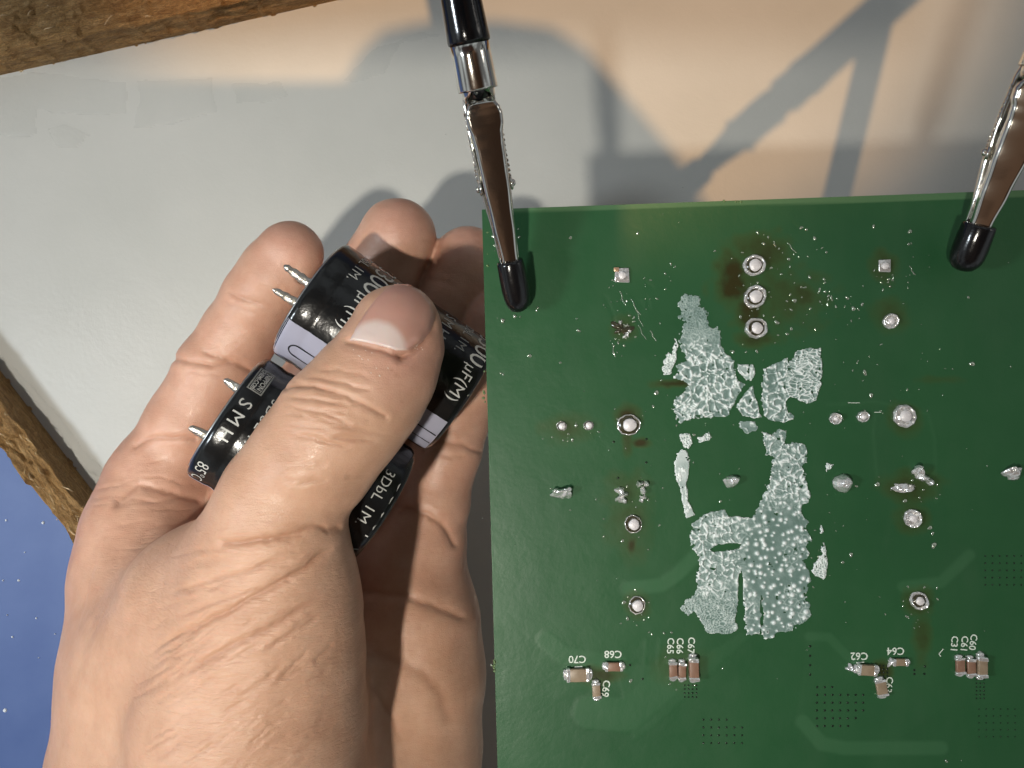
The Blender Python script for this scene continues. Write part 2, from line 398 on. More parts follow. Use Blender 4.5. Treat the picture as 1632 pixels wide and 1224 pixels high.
# ------------------------------------------------------------------ circuit board
ZB = 8.6; DB = H-ZB
board = empty('circuit_board'); board.location = (0, 0, 0)
tag(board, 'green circuit board with white paste smears, soldered pins and small chip capacitors', 'circuit board')
def Bp(px, py, h=0): q = P(px, py, DB-h); return q
e0 = Bp(768, 334); e1 = Bp(1632, 303); l1 = Bp(793, 1224)
ux = (e1-e0); ux.z = 0; L_ = ux.length; ux.normalize(); vy = (l1-e0); vy.z = 0; vy.normalize()
BW = 11.5; BHt = 11.8
gs = .028
ni = int(BW/gs); nj = int(BHt/gs)
i, j = np.meshgrid(np.arange(ni+1), np.arange(nj+1), indexing='ij')
X = e0.x+ux.x*i*gs+vy.x*j*gs; Y = e0.y+ux.y*i*gs+vy.y*j*gs
PX = 816+X/DB*F; PY = 612-Y/DB*F
def blob(cx, cy, rx, ry, s=1.0, warp=.5, ang=0, sd=0):
    dx = PX-cx; dy = PY-cy; c_, s_ = math.cos(ang), math.sin(ang)
    u = (dx*c_+dy*s_)/rx; v = (-dx*s_+dy*c_)/ry
    r = np.hypot(u, v)+warp*(fbm(PX*.05, PY*.05, s=sd+int(cx))-.5)*2
    return min(1, s*1.25)*np.clip(1.3-r, 0, 1)*(.75+.5*fbm(PX*.12, PY*.12, s=sd+7))
stain = np.zeros(PX.shape)
for b in [(1210, 400, 55, 30, .55, .5), (1175, 465, 40, 24, .85, .5), (1195, 500, 26, 26, .75, .5), (1240, 475, 70, 55, .40, .6), (1170, 440, 28, 40, .8, .5),
          (1000, 664, 20, 20, .9, .3), (1022, 706, 14, 7, .8, .4), (905, 684, 42, 24, .40, .35), (1005, 830, 34, 60, .35, .5), (1008, 868, 10, 16, .7, .5), (1000, 780, 36, 30, .35, .5),
          (1015, 964, 20, 20, .55, .3), (1464, 957, 22, 24, .6, .4), (1454, 828, 26, 26, .5, .4), (1450, 775, 50, 26, .5, .4), (1441, 668, 26, 26, .45, .4), (1410, 424, 22, 26, .5, .5),
          (1419, 500, 30, 24, .4, .5), (995, 525, 22, 18, .5, .5), (1075, 612, 30, 7, .75, .6), (955, 1075, 34, 14, .6, .6), (1405, 1070, 16, 16, .7, .5), (1085, 1060, 40, 34, .3, .4),
          (1280, 470, 30, 20, .5, .6), (1205, 540, 30, 14, .6, .5), (1470, 1020, 14, 40, .45, .5), (1500, 605, 40, 6, .25, .8), (1000, 700, 8, 30, .5, .6)]:
    stain = np.maximum(stain, blob(*b))
copper = np.zeros(PX.shape)
def track(pts, w, s):
    global copper
    d, _ = polydist(PX, PY, pts); copper = np.maximum(copper, s*1.35*np.clip((w-d)/5+.5, 0, 1))
track([(1002, 938), (1055, 932), (1080, 915), (1115, 880)], 11, .5)
track([(1440, 935), (1500, 928), (1545, 885)], 9, .35)
track([(1280, 1150), (1310, 1185), (1345, 1192), (1500, 1192)], 11, .40)
track([(1290, 1014), (1322, 1016), (1350, 1045), (1400, 1075)], 7, .3)
track([(940, 1135), (1000, 1140), (1040, 1105), (1080, 1070)], 26, .28)
track([(870, 1020), (900, 1045), (990, 1060)], 14, .22)
for q in [((1392, 690), (1398, 760)), ((1480, 660), (1490, 700), (1492, 800)), ((1395, 662), (1392, 690)), ((1320, 645), (1395, 640), (1480, 660)),
          ((1030, 1020), (1025, 1090), (1045, 1100), (1052, 1020)), ((1255, 780), (1255, 780.1))]:
    track(list(q), 1.5, .22)
# broad copper areas with chamfered boundaries
pl = [(760, 300), (1290, 300), (1290, 1010), (1100, 1240), (960, 1240), (960, 1120), (900, 1060), (760, 980)]
copper = np.maximum(copper, inpoly(PX, PY, [(980, 1060), (1100, 1060), (1180, 1010), (1200, 1010), (1040, 1160), (1010, 1180)])*.18)
copper = np.maximum(copper, inpoly(PX, PY, [(1290, 1015), (1270, 1150), (1310, 1185), (1420, 1185), (1500, 1130), (1500, 1015)])*.06)
bare = np.clip((.055+.030*(i*gs/4) .clip(0, 1.4)-j*gs)/.012, 0, 1)*np.clip((i*gs-.1)/.3, 0, 1)*.55
height = .0025*np.clip(copper*4, 0, 1)+.003*(fbm(PX*.012, PY*.012, s=31)-.5)
scr = np.zeros(PX.shape)
for (cx, cy, n_, ang, ln) in [(1010, 480, 12, 1.1, 30), (1260, 390, 5, .9, 14), (1450, 660, 4, .05, 25)]:
    for k in range(n_):
        x = cx+random.gauss(0, 22); y = cy+random.gauss(0, 22); a = ang+random.gauss(0, .12); L = ln*random.uniform(.4, 1)
        d, _ = polydist(PX, PY, [(x, y), (x+L*.5*math.cos(a)+1, y+L*.5*math.sin(a)), (x+L*math.cos(a+.1), y+L*math.sin(a+.1))])
        scr = np.maximum(scr, np.clip(1.6-d, 0, 1))
height = height-.006*np.clip(scr, 0, 1)
V = np.stack([X, Y, ZB+height], -1).reshape(-1, 3); m = nj+1
idx = (i*m+j)[:-1, :-1].ravel(); Fq = np.stack([idx, idx+1, idx+m+1, idx+m], -1)
bp = mesh_obj('board_panel', V, Fq, M['pcb'], board, attrs={'stain': stain.ravel(), 'copper': copper.ravel(), 'bare': bare.ravel()})
# edge band and underside
crn = [e0, e0+ux*BW, e0+ux*BW+vy*BHt, e0+vy*BHt]
nseg = 200; rim_t = []; rim_b = []
for k in range(4):
    for q in range(nseg):
        p = crn[k].lerp(crn[(k+1) % 4], q/nseg); g = .006*(random.random()-.3)
        rim_t.append((p.x, p.y, ZB-.003)); rim_b.append((p.x+g*1.0, p.y+g, ZB-.16))
n = len(rim_t); V = rim_t+rim_b; Fc = [(q, q+n, (q+1) % n+n, (q+1) % n) for q in range(n)]+[tuple(range(2*n-1, n-1, -1))]
mesh_obj('board_edge', V, Fc, M['pcb_edge'], board, smooth=False)
# chipped resin crumbs along the edges
ev = []
for (x, y, n_, sx, sy) in [(788, 1062, 10, 1.5, 8), (772, 650, 5, 1.5, 20), (1175, 322, 4, 10, .6), (776, 400, 3, 1, 20)]:
    for k in range(n_):
        q = Bp(x+random.gauss(0, sx), y+random.gauss(0, sy)); s = random.uniform(.01, .025)
        rg = [[(q.x+s*r*math.cos(a), q.y+s*r*math.sin(a), q.z+z*s) for a in (0, 1, 2.1, 3.1, 4.2, 5.2)] for r, z in ((.6, -1.0), (1, -.2), (.7, .7), (.2, 1))]
        ev.append(loft(rg))
v, f = join(ev); tag(mesh_obj('edge_crumbs', v, f, M['pcb_edge'], board), kind='stuff')

# --- paste smears: thin relief built from noise cells
def paste(poly, style, hole=None, jag=5.0, seed=0, base=.25):
    xs = [p[0] for p in poly]; ys = [p[1] for p in poly]; res = 1.0
    gx = np.arange(min(xs)-4, max(xs)+4, res); gy = np.arange(min(ys)-4, max(ys)+4, res)
    X, Y = np.meshgrid(gx, gy, indexing='ij')
    jx = jag*1.5*(fbm(X*.16, Y*.16, s=seed+1, o=5)-.5)*2; jy = jag*(fbm(X*.12, Y*.12, s=seed+5, o=4)-.5)*2
    ins = inpoly(X+jx, Y+jy, poly)
    if hole: ins &= ~inpoly(X+jx*.6, Y+jy*.6, hole)
    ins &= ~((fbm(X*.16, Y*.16, s=seed+3, o=3) < .17))
    wx = X+9*(vnoise(X*.09, Y*.09, s=seed+7)-.5); wy = Y+9*(vnoise(X*.09, Y*.09, s=seed+18)-.5)
    f1, f2, rid = cells(wx/12.5, wy/12.5, 21); g1, g2, gid = cells(wx/4.6, wy/4.6, 41)
    veins = np.exp(-((f2-f1)/.19)**2)*np.clip(-.15+1.9*vnoise(X*.13, Y*.13, s=seed+9), 0, 1.3); veins = np.maximum(veins, np.exp(-(f1/.20)**2)*(rid > .45))
    veins = np.maximum(veins, .65*np.exp(-(g1/.24)**2)*(gid > .55))
    wide = np.exp(-((f2-f1)/.30)**2); b1, b2, bid = cells(wx/5.2, wy/5.2, 87)
    bead = np.exp(-(b1/(.26+.18*bid))**2)
    veins = np.clip(bead*(.15+1.15*wide)+.50*np.exp(-((f2-f1)/.11)**2)*(vnoise(X*.11, Y*.11, s=seed+19) > .3), 0, 1.1)
    h1, h2, hid = cells(X/10.5, Y/10.5, 51)
    dots = np.exp(-(h1/(.15+.17*hid))**2*1.1)*(.75+.6*hid)+.35*np.exp(-((h2-h1)/.08)**2)*(vnoise(X*.05, Y*.05, s=33) > .6)
    k1, k2, kid = cells(wx/3.8, wy/3.8, 61); finec = np.exp(-((k2-k1)/.22)**2)*.62
    sw = np.exp(-((cells(wx/11+wy/30, wy/5-wx/30, 71)[1]-cells(wx/11+wy/30, wy/5-wx/30, 71)[0])/.2)**2)
    if style == 'vein': t_ = veins; top = np.clip((575-Y)/50, 0, 1); t_ = t_*(1-top)+top*.45*finec
    elif style == 'swirl': t_ = np.where(X < 1252, veins*.9, np.maximum(sw*.8, .4*veins))
    elif style == 'smooth': t_ = .25+.5*veins*(vnoise(X*.08, Y*.08, s=3) > .5)
    elif style == 'big':
        a = np.clip((X-1185)/40+.5+(vnoise(X*.03, Y*.03, s=4)-.5)*1.6, 0, 1)*np.clip((Y-800)/40+.5, 0, 1)
        b_ = np.clip((Y-930)/40, 0, 1)*np.clip((1185-X)/20, 0, 1)
        t_ = a*dots+(1-a)*(b_*finec*.8+(1-b_)*(.75*veins+.3*finec))
        slit = np.exp(-((X-1180)/4.)**2)*np.clip((Y-900)/20, 0, 1); slit = np.maximum(slit, .9*np.exp(-((X-1212-2*np.sin(Y*.04))/3.)**2)*np.clip((Y-930)/30, 0, 1))
        ins &= ~((slit > .55) & (vnoise(X*.2, Y*.1, s=12) > .42))
        bl_ = np.exp(-(((X-1180)/10)**2+((Y-925)/12)**2)); t_ = np.maximum(t_, bl_*1.1*(vnoise(X*.3, Y*.3, s=2)))
    else: t_ = finec+.3
    pad = np.pad(ins, 4); k = np.zeros(ins.shape)
    for a in range(-3, 4):
        for b in range(-3, 4): k += pad[4+a:4+a+ins.shape[0], 4+b:4+b+ins.shape[1]]
    inner = k/49.; rimw = np.clip((.82-inner)*2.2, 0, 1)*np.clip((fbm(X*.1, Y*.1, s=77)-.25)*2, 0, 1)
    th = np.clip(base+.22*(fbm(X*.07, Y*.07, s=seed+2)-.5)+t_*.75+rimw*.30, 0, 1)
    cell = ins[:-1, :-1] & ins[1:, 1:] & ins[1:, :-1] & ins[:-1, 1:]
    used = np.zeros(ins.shape, bool)
    used[:-1, :-1] |= cell; used[1:, 1:] |= cell; used[1:, :-1] |= cell; used[:-1, 1:] |= cell
    edge = used & (inner < .62)
    Z = ZB+np.where(edge, .003, .006)+.030*th**1.3*np.clip((inner-.45)*3, .05, 1)
    d = DB
    WX = (X-816)/F*d; WY = (612-Y)/F*d
    ids = np.full(ins.shape, -1); ids[used] = np.arange(used.sum())
    V = np.stack([WX[used], WY[used], Z[used]], -1)
    Fq = np.stack([ids[:-1, :-1][cell], ids[:-1, 1:][cell], ids[1:, 1:][cell], ids[1:, :-1][cell]], -1)
    return mesh_obj('paste_smear', V, Fq, M['paste'], board, attrs={'thick': th[used]})
def Z2(pts): return [(1040+x/3.6, 360+y/3.6) for x, y in pts]
def Z5(pts): return [(1060+x/3.4, 680+y/3.4) for x, y in pts]
paste(Z2([(165,385),(190,375),(200,400),(235,400),(260,390),(275,410),(275,465),(300,465),(315,500),(325,560),(345,590),(375,565),(395,600),(390,650),(400,710),(430,730),(470,790),(485,870),(525,915),(480,1000),(455,1040),(450,1085),(400,1090),(330,1105),(270,1100),(220,1110),(180,1130),(140,1120),(112,1055),(145,985),(190,935),(215,915),(150,885),(115,865),(140,840),(130,795),(160,800),(190,750),(150,710),(155,650),(165,600),(180,560),(155,520),(155,440)]), 'vein', seed=1)
paste(Z2([(130,635),(148,700),(135,760),(100,855),(60,860),(50,820),(75,740),(90,720),(110,740)]), 'fine', seed=2, jag=3)
paste(Z2([(490,795),(580,795),(590,850),(570,890),(530,885),(485,840)]), 'smooth', seed=3, jag=2)
paste(Z2([(575,910),(595,1000),(625,1100),(580,1105),(520,1090),(475,1040),(500,990)]), 'vein', seed=4, jag=2)
paste(Z2([(630,820),(700,785),(770,755),(785,780),(830,720),(870,700),(965,700),(975,800),(965,930),(940,1005),(880,1020),(840,1000),(790,985),(765,1010),(775,1070),(820,1085),(805,1115),(740,1130),(680,1120),(640,1090),(620,1000),(625,930)]), 'swirl', seed=5, jag=3)
paste(Z2([(500,1120),(595,1120),(600,1180),(530,1195),(495,1160)]), 'smooth', seed=6, jag=3, base=.12)
paste(Z5([(85,120),(115,130),(135,180),(128,260),(120,310),(125,400),(165,480),(140,490),(115,495),(95,440),(80,330),(55,280),(48,200),(65,140)]), 'smooth', seed=7, jag=2, base=.38)
paste(Z5([(80,35),(125,35),(150,85),(130,125),(90,110)]), 'fine', seed=8, jag=3)
paste(Z5([(170,60),(245,25),(250,68),(185,88)]), 'fine', seed=9, jag=4)
paste(Z5([(520,15),(580,50),(600,15),(665,15),(655,60),(640,90),(690,80),(765,100),(770,180),(745,210),(750,250),(765,270),(785,370),(770,410),(740,430),(730,460),(760,490),(775,520),(755,560),(790,580),(800,610),(770,650),(780,690),(750,720),(775,780),(800,830),(775,860),(760,910),(780,960),(785,1020),(750,1060),(710,1075),(695,1105),(620,1110),(580,1140),(545,1160),(520,1130),(490,1120),(440,1140),(430,1050),(425,960),(400,880),(385,1000),(390,1110),(340,1130),(260,1120),(215,1100),(190,1060),(155,1000),(120,1030),(75,990),(120,930),(155,900),(170,850),(175,760),(185,700),(150,660),(135,600),(150,520),(190,490),(250,460),(320,450),(345,480),(400,480),(440,490),(470,500),(500,440),(550,330),(575,210),(590,160),(545,150),(530,90)]), 'big',
      hole=Z5([(245,660),(300,635),(415,635),(400,655),(330,670),(270,680)]), seed=10, jag=4)
paste(Z5([(840,520),(865,570),(838,578)]), 'fine', seed=11, jag=2)
paste(Z5([(850,615),(880,690),(885,740),(880,800),(850,830),(790,790),(800,740),(835,700)]), 'fine', seed=12, jag=4)
paste(Z5([(865,190),(920,205),(900,225),(875,255)]), 'fine', seed=13, jag=3)
print('paste', time.time()-T0)

# --- solder joints (each a part; pin a sub-part)
def lump(px, py, r, h, seed=0, sx=1, sy=1, mat='solder', name='solder_joint', parent=None, rough=.18, peak=None, z0=0, n=28):
    """a wetted fillet rising to a dome, lumpy in outline"""
    rnd = random.Random(seed); q = Bp(px, py); rc = r/F*DB; ph = [rnd.uniform(0, 6.28) for _ in range(6)]
    rings = []
    steps = [(1.0, 0), (.96, .12), (.86, .35), (.74, .62), (.58, .82), (.38, .95), (.18, 1.0), (.04, 1.02)]
    for si, (rr, zz) in enumerate(steps):
        ring = []
        for k in range(n):
            a = 2*math.pi*k/n
            g = 1+rough*(math.sin(2*a+ph[0])*.4+math.sin(3*a+ph[1]+zz)*.35+math.sin(5*a+ph[2])*.25+math.sin(9*a+ph[3]+2*zz)*.15)
            pk = peak or (0, 0)
            ring.append((q.x+rc*rr*g*sx*math.cos(a)+pk[0]*rc*zz, q.y+rc*rr*g*sy*math.sin(a)+pk[1]*rc*zz, ZB+z0+h*zz*(1+.25*rough*math.sin(4*a+ph[4])) + .002))
        rings.append(ring)
    return mesh_obj(name, *loft(rings), M[mat], parent or board)
def ring_joint(px, py, r, pin, hole='flux', seed=0, ph=.03, thin=False):
    """annular solder ring with a flat pin end in the middle"""
    rnd = random.Random(seed); q = Bp(px, py); rc = r/F*DB; pr = pin/F*DB; n = 36; f = [rnd.uniform(0, 6.3) for _ in range(5)]
    rings = []
    for rr, zz in (((1.0, .003), (.985, .012), (.95, .026), (.91, .028), (.87, .014), (.84, .004), (.3, .003)) if thin else ((1.0, .003), (.97, .018), (.90, .040), (.82, .046), (.74, .036), (.66, .014), (.60, .006), (.3, .005))):
        ring = []
        for k in range(n):
            a = 2*math.pi*k/n; g = 1+.05*math.sin(2*a+f[0])+.015*math.sin(5*a+f[1]) + .03*math.sin(9*a+f[2]+zz*60)
            ring.append((q.x+rc*rr*g*math.cos(a), q.y+rc*rr*g*math.sin(a), ZB+zz*(1+.45*math.sin(a+f[3])+.35*math.sin(3*a+f[4]))+.002))
        rings.append(ring)
    o = mesh_obj('solder_joint', *loft(rings), M['solder'], board)
    fl = []
    for rr, zz in ((.90, .004), (.88, .012), (.2, .014)) if thin else ((.70, .010), (.68, .022), (.2, .024)):
        fl.append([(q.x+rc*rr*math.cos(2*math.pi*k/n), q.y+rc*rr*math.sin(2*math.pi*k/n), ZB+zz+.006) for k in range(n)])
    mesh_obj('flux_residue', *loft(fl), M[hole], o)
    pn = []
    for rr, zz in ((1, 0), (1, ph), (.9, ph+.012), (.05, ph+.016)):
        pn.append([(q.x+pr*.06+pr*rr*(1+.05*math.sin(3*a+f[0]))*math.cos(a), q.y+pr*rr*(1+.06*math.sin(2*a+f[1]))*math.sin(a), ZB+.012+zz) for a in [2*math.pi*k/n for k in range(n)]])
    mesh_obj('pin_end', *loft(pn), M['pin'], o)
    return o
ring_joint(1202, 423, 18, 9.5, seed=1); ring_joint(1203, 473, 18.5, 10, seed=2); ring_joint(1205, 523, 18, 9, seed=3)
ring_joint(1002, 677, 18, 10.5, seed=4, ph=.05, thin=True); ring_joint(1009, 835, 14.5, 8.5, seed=5, ph=.05, thin=True); ring_joint(1015, 964, 14, 8.5, seed=6, ph=.05, thin=True)
ring_joint(895, 679, 8, 5.5, seed=7, thin=True); ring_joint(938, 678, 8, 5.5, seed=8, thin=True)
ring_joint(1441, 663, 19, 9, 'solder', seed=9); ring_joint(1454, 826, 15, 6, 'solder', seed=10); ring_joint(1464, 957, 15, 6.5, seed=11)
ring_joint(1331, 667, 10, 4, 'solder', seed=12); ring_joint(1375, 664, 10, 4, 'solder', seed=13); ring_joint(1419, 512, 13, 5, 'solder', seed=14)
o = lump(897, 787, 14, .13, 21, 1.0, .7, rough=.5, peak=(.35, .5)); o2 = lump(889, 784, 9, .11, 22, 1, .6, rough=.4, peak=(-.5, .4), parent=o, name='solder_peak')
lump(1165, 767, 13, .12, 23, 1, .75, peak=(.25, .2), rough=.25); lump(1342, 770, 16, .16, 24, 1, .9, rough=.12, peak=(.1, .1))
o = lump(1612, 757, 13, .12, 25, 1, .7, rough=.4, peak=(.1, .9))
o = lump(990, 788, 11, .09, 26, 1, .9, rough=.8); lump(995, 798, 5, .07, 27, parent=o, name='solder_peak')
o = lump(1019, 771, 5, .09, 28, rough=.6); lump(1030, 771, 5, .09, 29, parent=o, name='solder_peak'); lump(1025, 782, 5, .08, 30, 1, 1.3, parent=o, name='solder_peak'); lump(1024, 794, 4.5, .05, 31, 1.2, 1.2, parent=o, name='solder_peak', rough=.8)
o = lump(1436, 774, 11, .07, 32, 1.2, .4, rough=.8, peak=(.4, -.8))
o = lump(1462, 753, 9, .14, 33, 1, 1, rough=.5, peak=(-.1, .9)); lump(1472, 762, 9, .10, 34, 1.2, .7, rough=.7, parent=o, name='solder_peak'); lump(1482, 768, 6, .08, 35, parent=o, name='solder_peak')
# square pads
def square_pad(px, py, s, seed, mats=('solder', 'pin')):
    rnd = random.Random(seed); q = Bp(px, py); c = s/F*DB/2
    v, f = rbox(-c, c, -c, c, 0, .03, .012)
    v = [(x*(1+.06*math.sin(9*y+seed)), y*(1+.06*math.sin(8*x)), z+(.010*math.sin(30*x+seed)*math.cos(25*y) if z > .01 else 0)) for x, y, z in v]
    o = mesh_obj('solder_joint', *xf((v, f), Matrix.Translation((q.x, q.y, ZB+.003))), M[mats[0]], board)
    n = 20; r = c*.52
    pn = [[(q.x+r*a_*math.cos(k*6.283/n), q.y-c*.05+r*a_*math.sin(k*6.283/n), ZB+z) for k in range(n)] for a_, z in ((1, .03), (1, .055), (.85, .062), (.1, .064))]
    mesh_obj('pin_end', *loft(pn), M[mats[1]], o)
    return o
o = square_pad(991, 439, 23, 3)
v, f = rbox(-.06, .02, -.03, .03, 0, .02, .008); q = Bp(984, 430, 0); mesh_obj('copper_patch', *xf((v, f), Matrix.Translation((q.x, q.y, ZB+.034))), M['copper'], o)
square_pad(1409, 424, 20, 5)
o = lump(990, 524, 11, .035, 41, 1.1, .9, 'flux', rough=1.0)
for k in range(9):
    a = random.uniform(0, 6.28); r = random.uniform(6, 15); lump(992+r*math.cos(a), 524+r*math.sin(a)*.9, random.uniform(1.5, 4), .03, 50+k, 1, 1.3, rough=.9, parent=o, name='solder_fleck', n=10)
# solder splashes and flux droplets
sv = []
def drop(px, py, r, stretch=1, a=0, h=.6):
    q = Bp(px, py); rc = r/F*DB; ca, sa = math.cos(a), math.sin(a); rings = []
    p_ = random.uniform(0, 6)
    for rr, zz in ((1, 0), (.92, .4), (.65, .8), (.25, 1)):
        ring = []
        for k in range(9):
            t_ = k*6.2832/9; g = 1+.22*math.sin(2*t_+p_)+.15*math.sin(3*t_+p_*2); x = rc*rr*g*stretch*math.cos(t_); y = rc*rr*g*math.sin(t_)
            ring.append((q.x+x*ca-y*sa, q.y+x*sa+y*ca, ZB+.002+rc*h*zz))
        rings.append(ring)
    sv.append(loft(rings))
known = [(909,379,3),(1016,372,2.5),(801,511,4),(820,504,3),(844,567,4),(857,491,2),(855,495,2),(798,595,2),(802,597,2),(922,527,3),(919,508,1.5),(893,578,2),(1046,626,4.2),(1041,648,2.5),(1054,606,1.5),(1139,400,2),(1166,412,1.5),(1207,371,2.5),(1224,378,2),(1277,363,3),(1285,366,2.5),(1298,380,3.5),(1317,402,2),(1257,413,3),(1229,427,2.5),(1245,437,2),(1259,425,1.5),(1392,361,3),(1450,369,4),(1448,389,2.5),(1549,580,4.5),(1543,474,2.5),(1350,475,3),(1360,492,4),(1374,485,3),(1378,594,4),(1378,655,2),(1388,630,4),(1446,621,1.5),(1478,576,1),(1440,484,1),(1332,541,1),(1168,561,3),(1206,560,2.5),(1261,524,3),(1299,525,2),(1238,514,4),(1217,503,2),(1266,479,4),(1254,480,2),(1180,505,3),(1290,442,3),(1313,445,2.5),(1283,458,2),(1078,678,2),(1084,651,2),(1105,737,1.5),(1148,799,2.5),(1178,747,1),(1147,755,1),(1005,1085,3.5),(1058,1009,2.2),(1070,1008,2.2),(1061,1047,1.5),(950,796,1.5),(909,813,1.5),(962,855,2),(1051,837,2),(1018,856,1.5),(992,862,3),(1033,876,1.5),(962,827,1.5),(1398,772,4.5),(1365,775,2.5),(1442,798,4),(1488,869,5),(1482,841,4),(1486,850,3),(1356,884,4),(1343,896,2.5),(1411,979,1.5),(1444,982,2),(1446,983,2),(1493,937,2),(1494,955,2),(1473,936,2),(994,960,4),(1000,986,3.5),(1034,960,1.5),(1344,838,1.2),(1322,817,1),(880,697,1.5),(912,701,3),(898,702,1.5),(918,678,3),(918,673,1),(783,1060,2),(1508,1213,2.5),(1532,1212,1),(1448,985,1.5),(1498,556,1),(1518,588,1.2),(787,376,4),(790,392,3),(793,385,3),(827,378,2.5),(826,365,1.5),(1577,317,3),(1556,350,2),(1106,693,3),(1090,692,2)]
for (x, y, r) in known: drop(x, y, r*.85, random.uniform(1, 1.4), random.uniform(0, 3))
def cluster(cx, cy, sx, sy, n, r0, r1, ang=None):
    for k in range(int(n*.6)): drop(cx+random.gauss(0, sx), cy+random.gauss(0, sy), random.uniform(r0, r1)*.85, random.uniform(1, 2.2), ang if ang is not None else random.uniform(0, 3))
cluster(992, 520, 12, 14, 34, .7, 2.2); cluster(985, 550, 6, 12, 16, .6, 2, 1.8); cluster(1010, 470, 25, 18, 24, .5, 1.6); cluster(1062, 460, 14, 22, 14, .6, 1.8)
cluster(1316, 468, 6, 12, 22, .8, 2.6, 1.5); cluster(1265, 400, 22, 22, 16, .5, 1.6); cluster(1412, 440, 10, 14, 20, .6, 2); cluster(1450, 430, 5, 25, 12, .6, 1.8, 2)
cluster(1240, 500, 30, 30, 34, .6, 2.2); cluster(1200, 450, 24, 60, 34, .6, 2); cluster(1375, 560, 16, 40, 16, .5, 1.5); cluster(1345, 500, 15, 30, 14, .5, 1.5)
cluster(1030, 600, 180, 170, 70, .4, 1.1); cluster(1450, 600, 120, 180, 60, .4, 1.1); cluster(1000, 680, 18, 18, 14, .5, 1.4); cluster(905, 685, 24, 10, 14, .5, 1.6)
cluster(1010, 790, 22, 22, 22, .6, 1.8); cluster(1015, 975, 20, 20, 22, .5, 1.6); cluster(1455, 775, 22, 14, 20, .6, 2); cluster(1375, 664, 20, 8, 14, .5, 1.5); cluster(1464, 965, 18, 22, 20, .5, 1.5)
cluster(1150, 760, 200, 200, 40, .4, .9); cluster(1100, 1070, 30, 20, 16, .5, 1.5); cluster(790, 385, 3, 10, 14, .6, 1.6); cluster(815, 500, 10, 6, 6, .6, 1.6); cluster(1300, 890, 8, 30, 16, .5, 1.6)
# wiry flux hairs
for (x, y, L, a) in [(988, 465, 22, -1.2), (1006, 478, 26, -1.05), (1014, 495, 26, -1.2), (1018, 520, 22, -1.1), (1037, 528, 16, -1.1), (976, 548, 20, -1.4), (1256, 388, 18, -.9), (1233, 385, 8, -1.3), (1450, 425, 14, -1.05), (1318, 655, 0, 0), (1393, 800, 0, 0)]:
    if L:
        for k in range(9): tt = k/8; drop(x+L*tt*math.cos(a)+math.sin(k)*1, y-L*tt*math.sin(a), .75, 2.2, a, .8)
v, f = join(sv); tag(mesh_obj('solder_splashes', v, f, M['fdrop'], board), kind='stuff')
# via dimples
vv = []
def via(px, py, r=2.0):
    q = Bp(px, py); rc = r/F*DB
    vv.append(loft([[(q.x+rc*rr*math.cos(k*.7854), q.y+rc*rr*math.sin(k*.7854), ZB+.004+z) for k in range(8)] for rr, z in ((1.0, .0), (.9, .002), (.3, .0015))]))
for r_ in range(6):
    for c_ in range(7):
        if (r_, c_) in ((0, 6), (0, 5), (0, 4), (5, 6), (5, 5), (4, 6), (0, 3)): continue
        via(1302+c_*12.3+random.uniform(-.5, .5), 1095+r_*12.4, 1.9)
for r_ in range(4):
    for c_ in range(6):
        if r_ == 0 and c_ > 3: continue
        via(1121+c_*12.3, 1147+r_*12.4, 1.7)
for r_ in range(5):
    for c_ in range(7): via(1570+c_*11.5, 886+r_*11.5, 1.5)
for r_ in range(4):
    for c_ in range(4): via(1091+c_*6.3, 1092+r_*6.3, 1.5)
for r_ in range(5):
    for c_ in range(4): via(1396+c_*6, 1061+r_*5.4, 1.6)
for r_ in range(6):
    for c_ in range(3): via(1556+c_*6, 1083+r_*6, 1.3)
for r_ in range(5):
    for c_ in range(6): via(1560+c_*11.5, 1130+r_*11, 1.1)
for x, y in [(1457, 1074), (1473, 1074), (1457, 1068), (1474, 1062), (1291, 1030), (1291, 1045), (1291, 1060), (1291, 1075), (1024, 1082), (1004, 1060), (1030, 700), (1030, 737), (978, 704), (985, 762)]: via(x, y, 2)
t = NT('via_hole'); t.col((.008, .022, .010)).set(Roughness=.3); M['via'] = t.m
v, f = join(vv); tag(mesh_obj('via_holes', v, f, M['via'], board), kind='stuff')

# --- chip capacitors
def term(x0, x1, y0, y1, h, seed):
    v, f = rbox(x0, x1, y0, y1, 0, h, min(.018, (x1-x0)*.3, (y1-y0)*.3), 3); r = random.Random(seed)
    return [(x+.008*math.sin(40*y+seed), y+.006*math.sin(37*x+seed), z+(.008*math.sin(50*x+seed)*math.cos(44*y) if z > h*.5 else 0)) for x, y, z in v], f
def chip(px, py, w, h, ang=0, mat='ceramic', ht=.07, lab=None, seed=0):
    q = Bp(px, py); s = DB/F; W_ = w*s/2; D_ = h*s/2; tw = W_*.38
    M_ = Matrix.Translation((q.x, q.y, ZB+.004)) @ Matrix.Rotation(ang, 4, 'Z')
    v, f = rbox(-W_+tw*.6, W_-tw*.6, -D_*.92, D_*.92, .008, ht, .01)
    o = mesh_obj('chip_capacitor', *xf((v, f), M_), M[mat], board)
    for sg in (-1, 1):
        a = sorted((sg*W_*1.0, sg*(W_-tw))); mesh_obj('terminal', *xf(term(a[0], a[1], -D_, D_, ht+.008, seed+sg), M_), M['solder'], o)
        # solder fillet at the foot of the terminal
        v, f = loft([[(sg*(W_+.012)+.035*rr*math.cos(t_), D_*.9*rr*math.sin(t_)*(1+.1*math.sin(3*t_+seed)), zz) for t_ in [k*.5236 for k in range(12)]] for rr, zz in ((1, 0), (.85, .022), (.55, .04), (.2, .045))])
        mesh_obj('solder_fillet', *xf((v, f), M_), M['solder'], o)
    return o
chip(921, 1074, 38, 22, .03, 'ceramic', .075, seed=1)
chip(978, 1061, 28, 15, .0, 'rust', .06, seed=2)
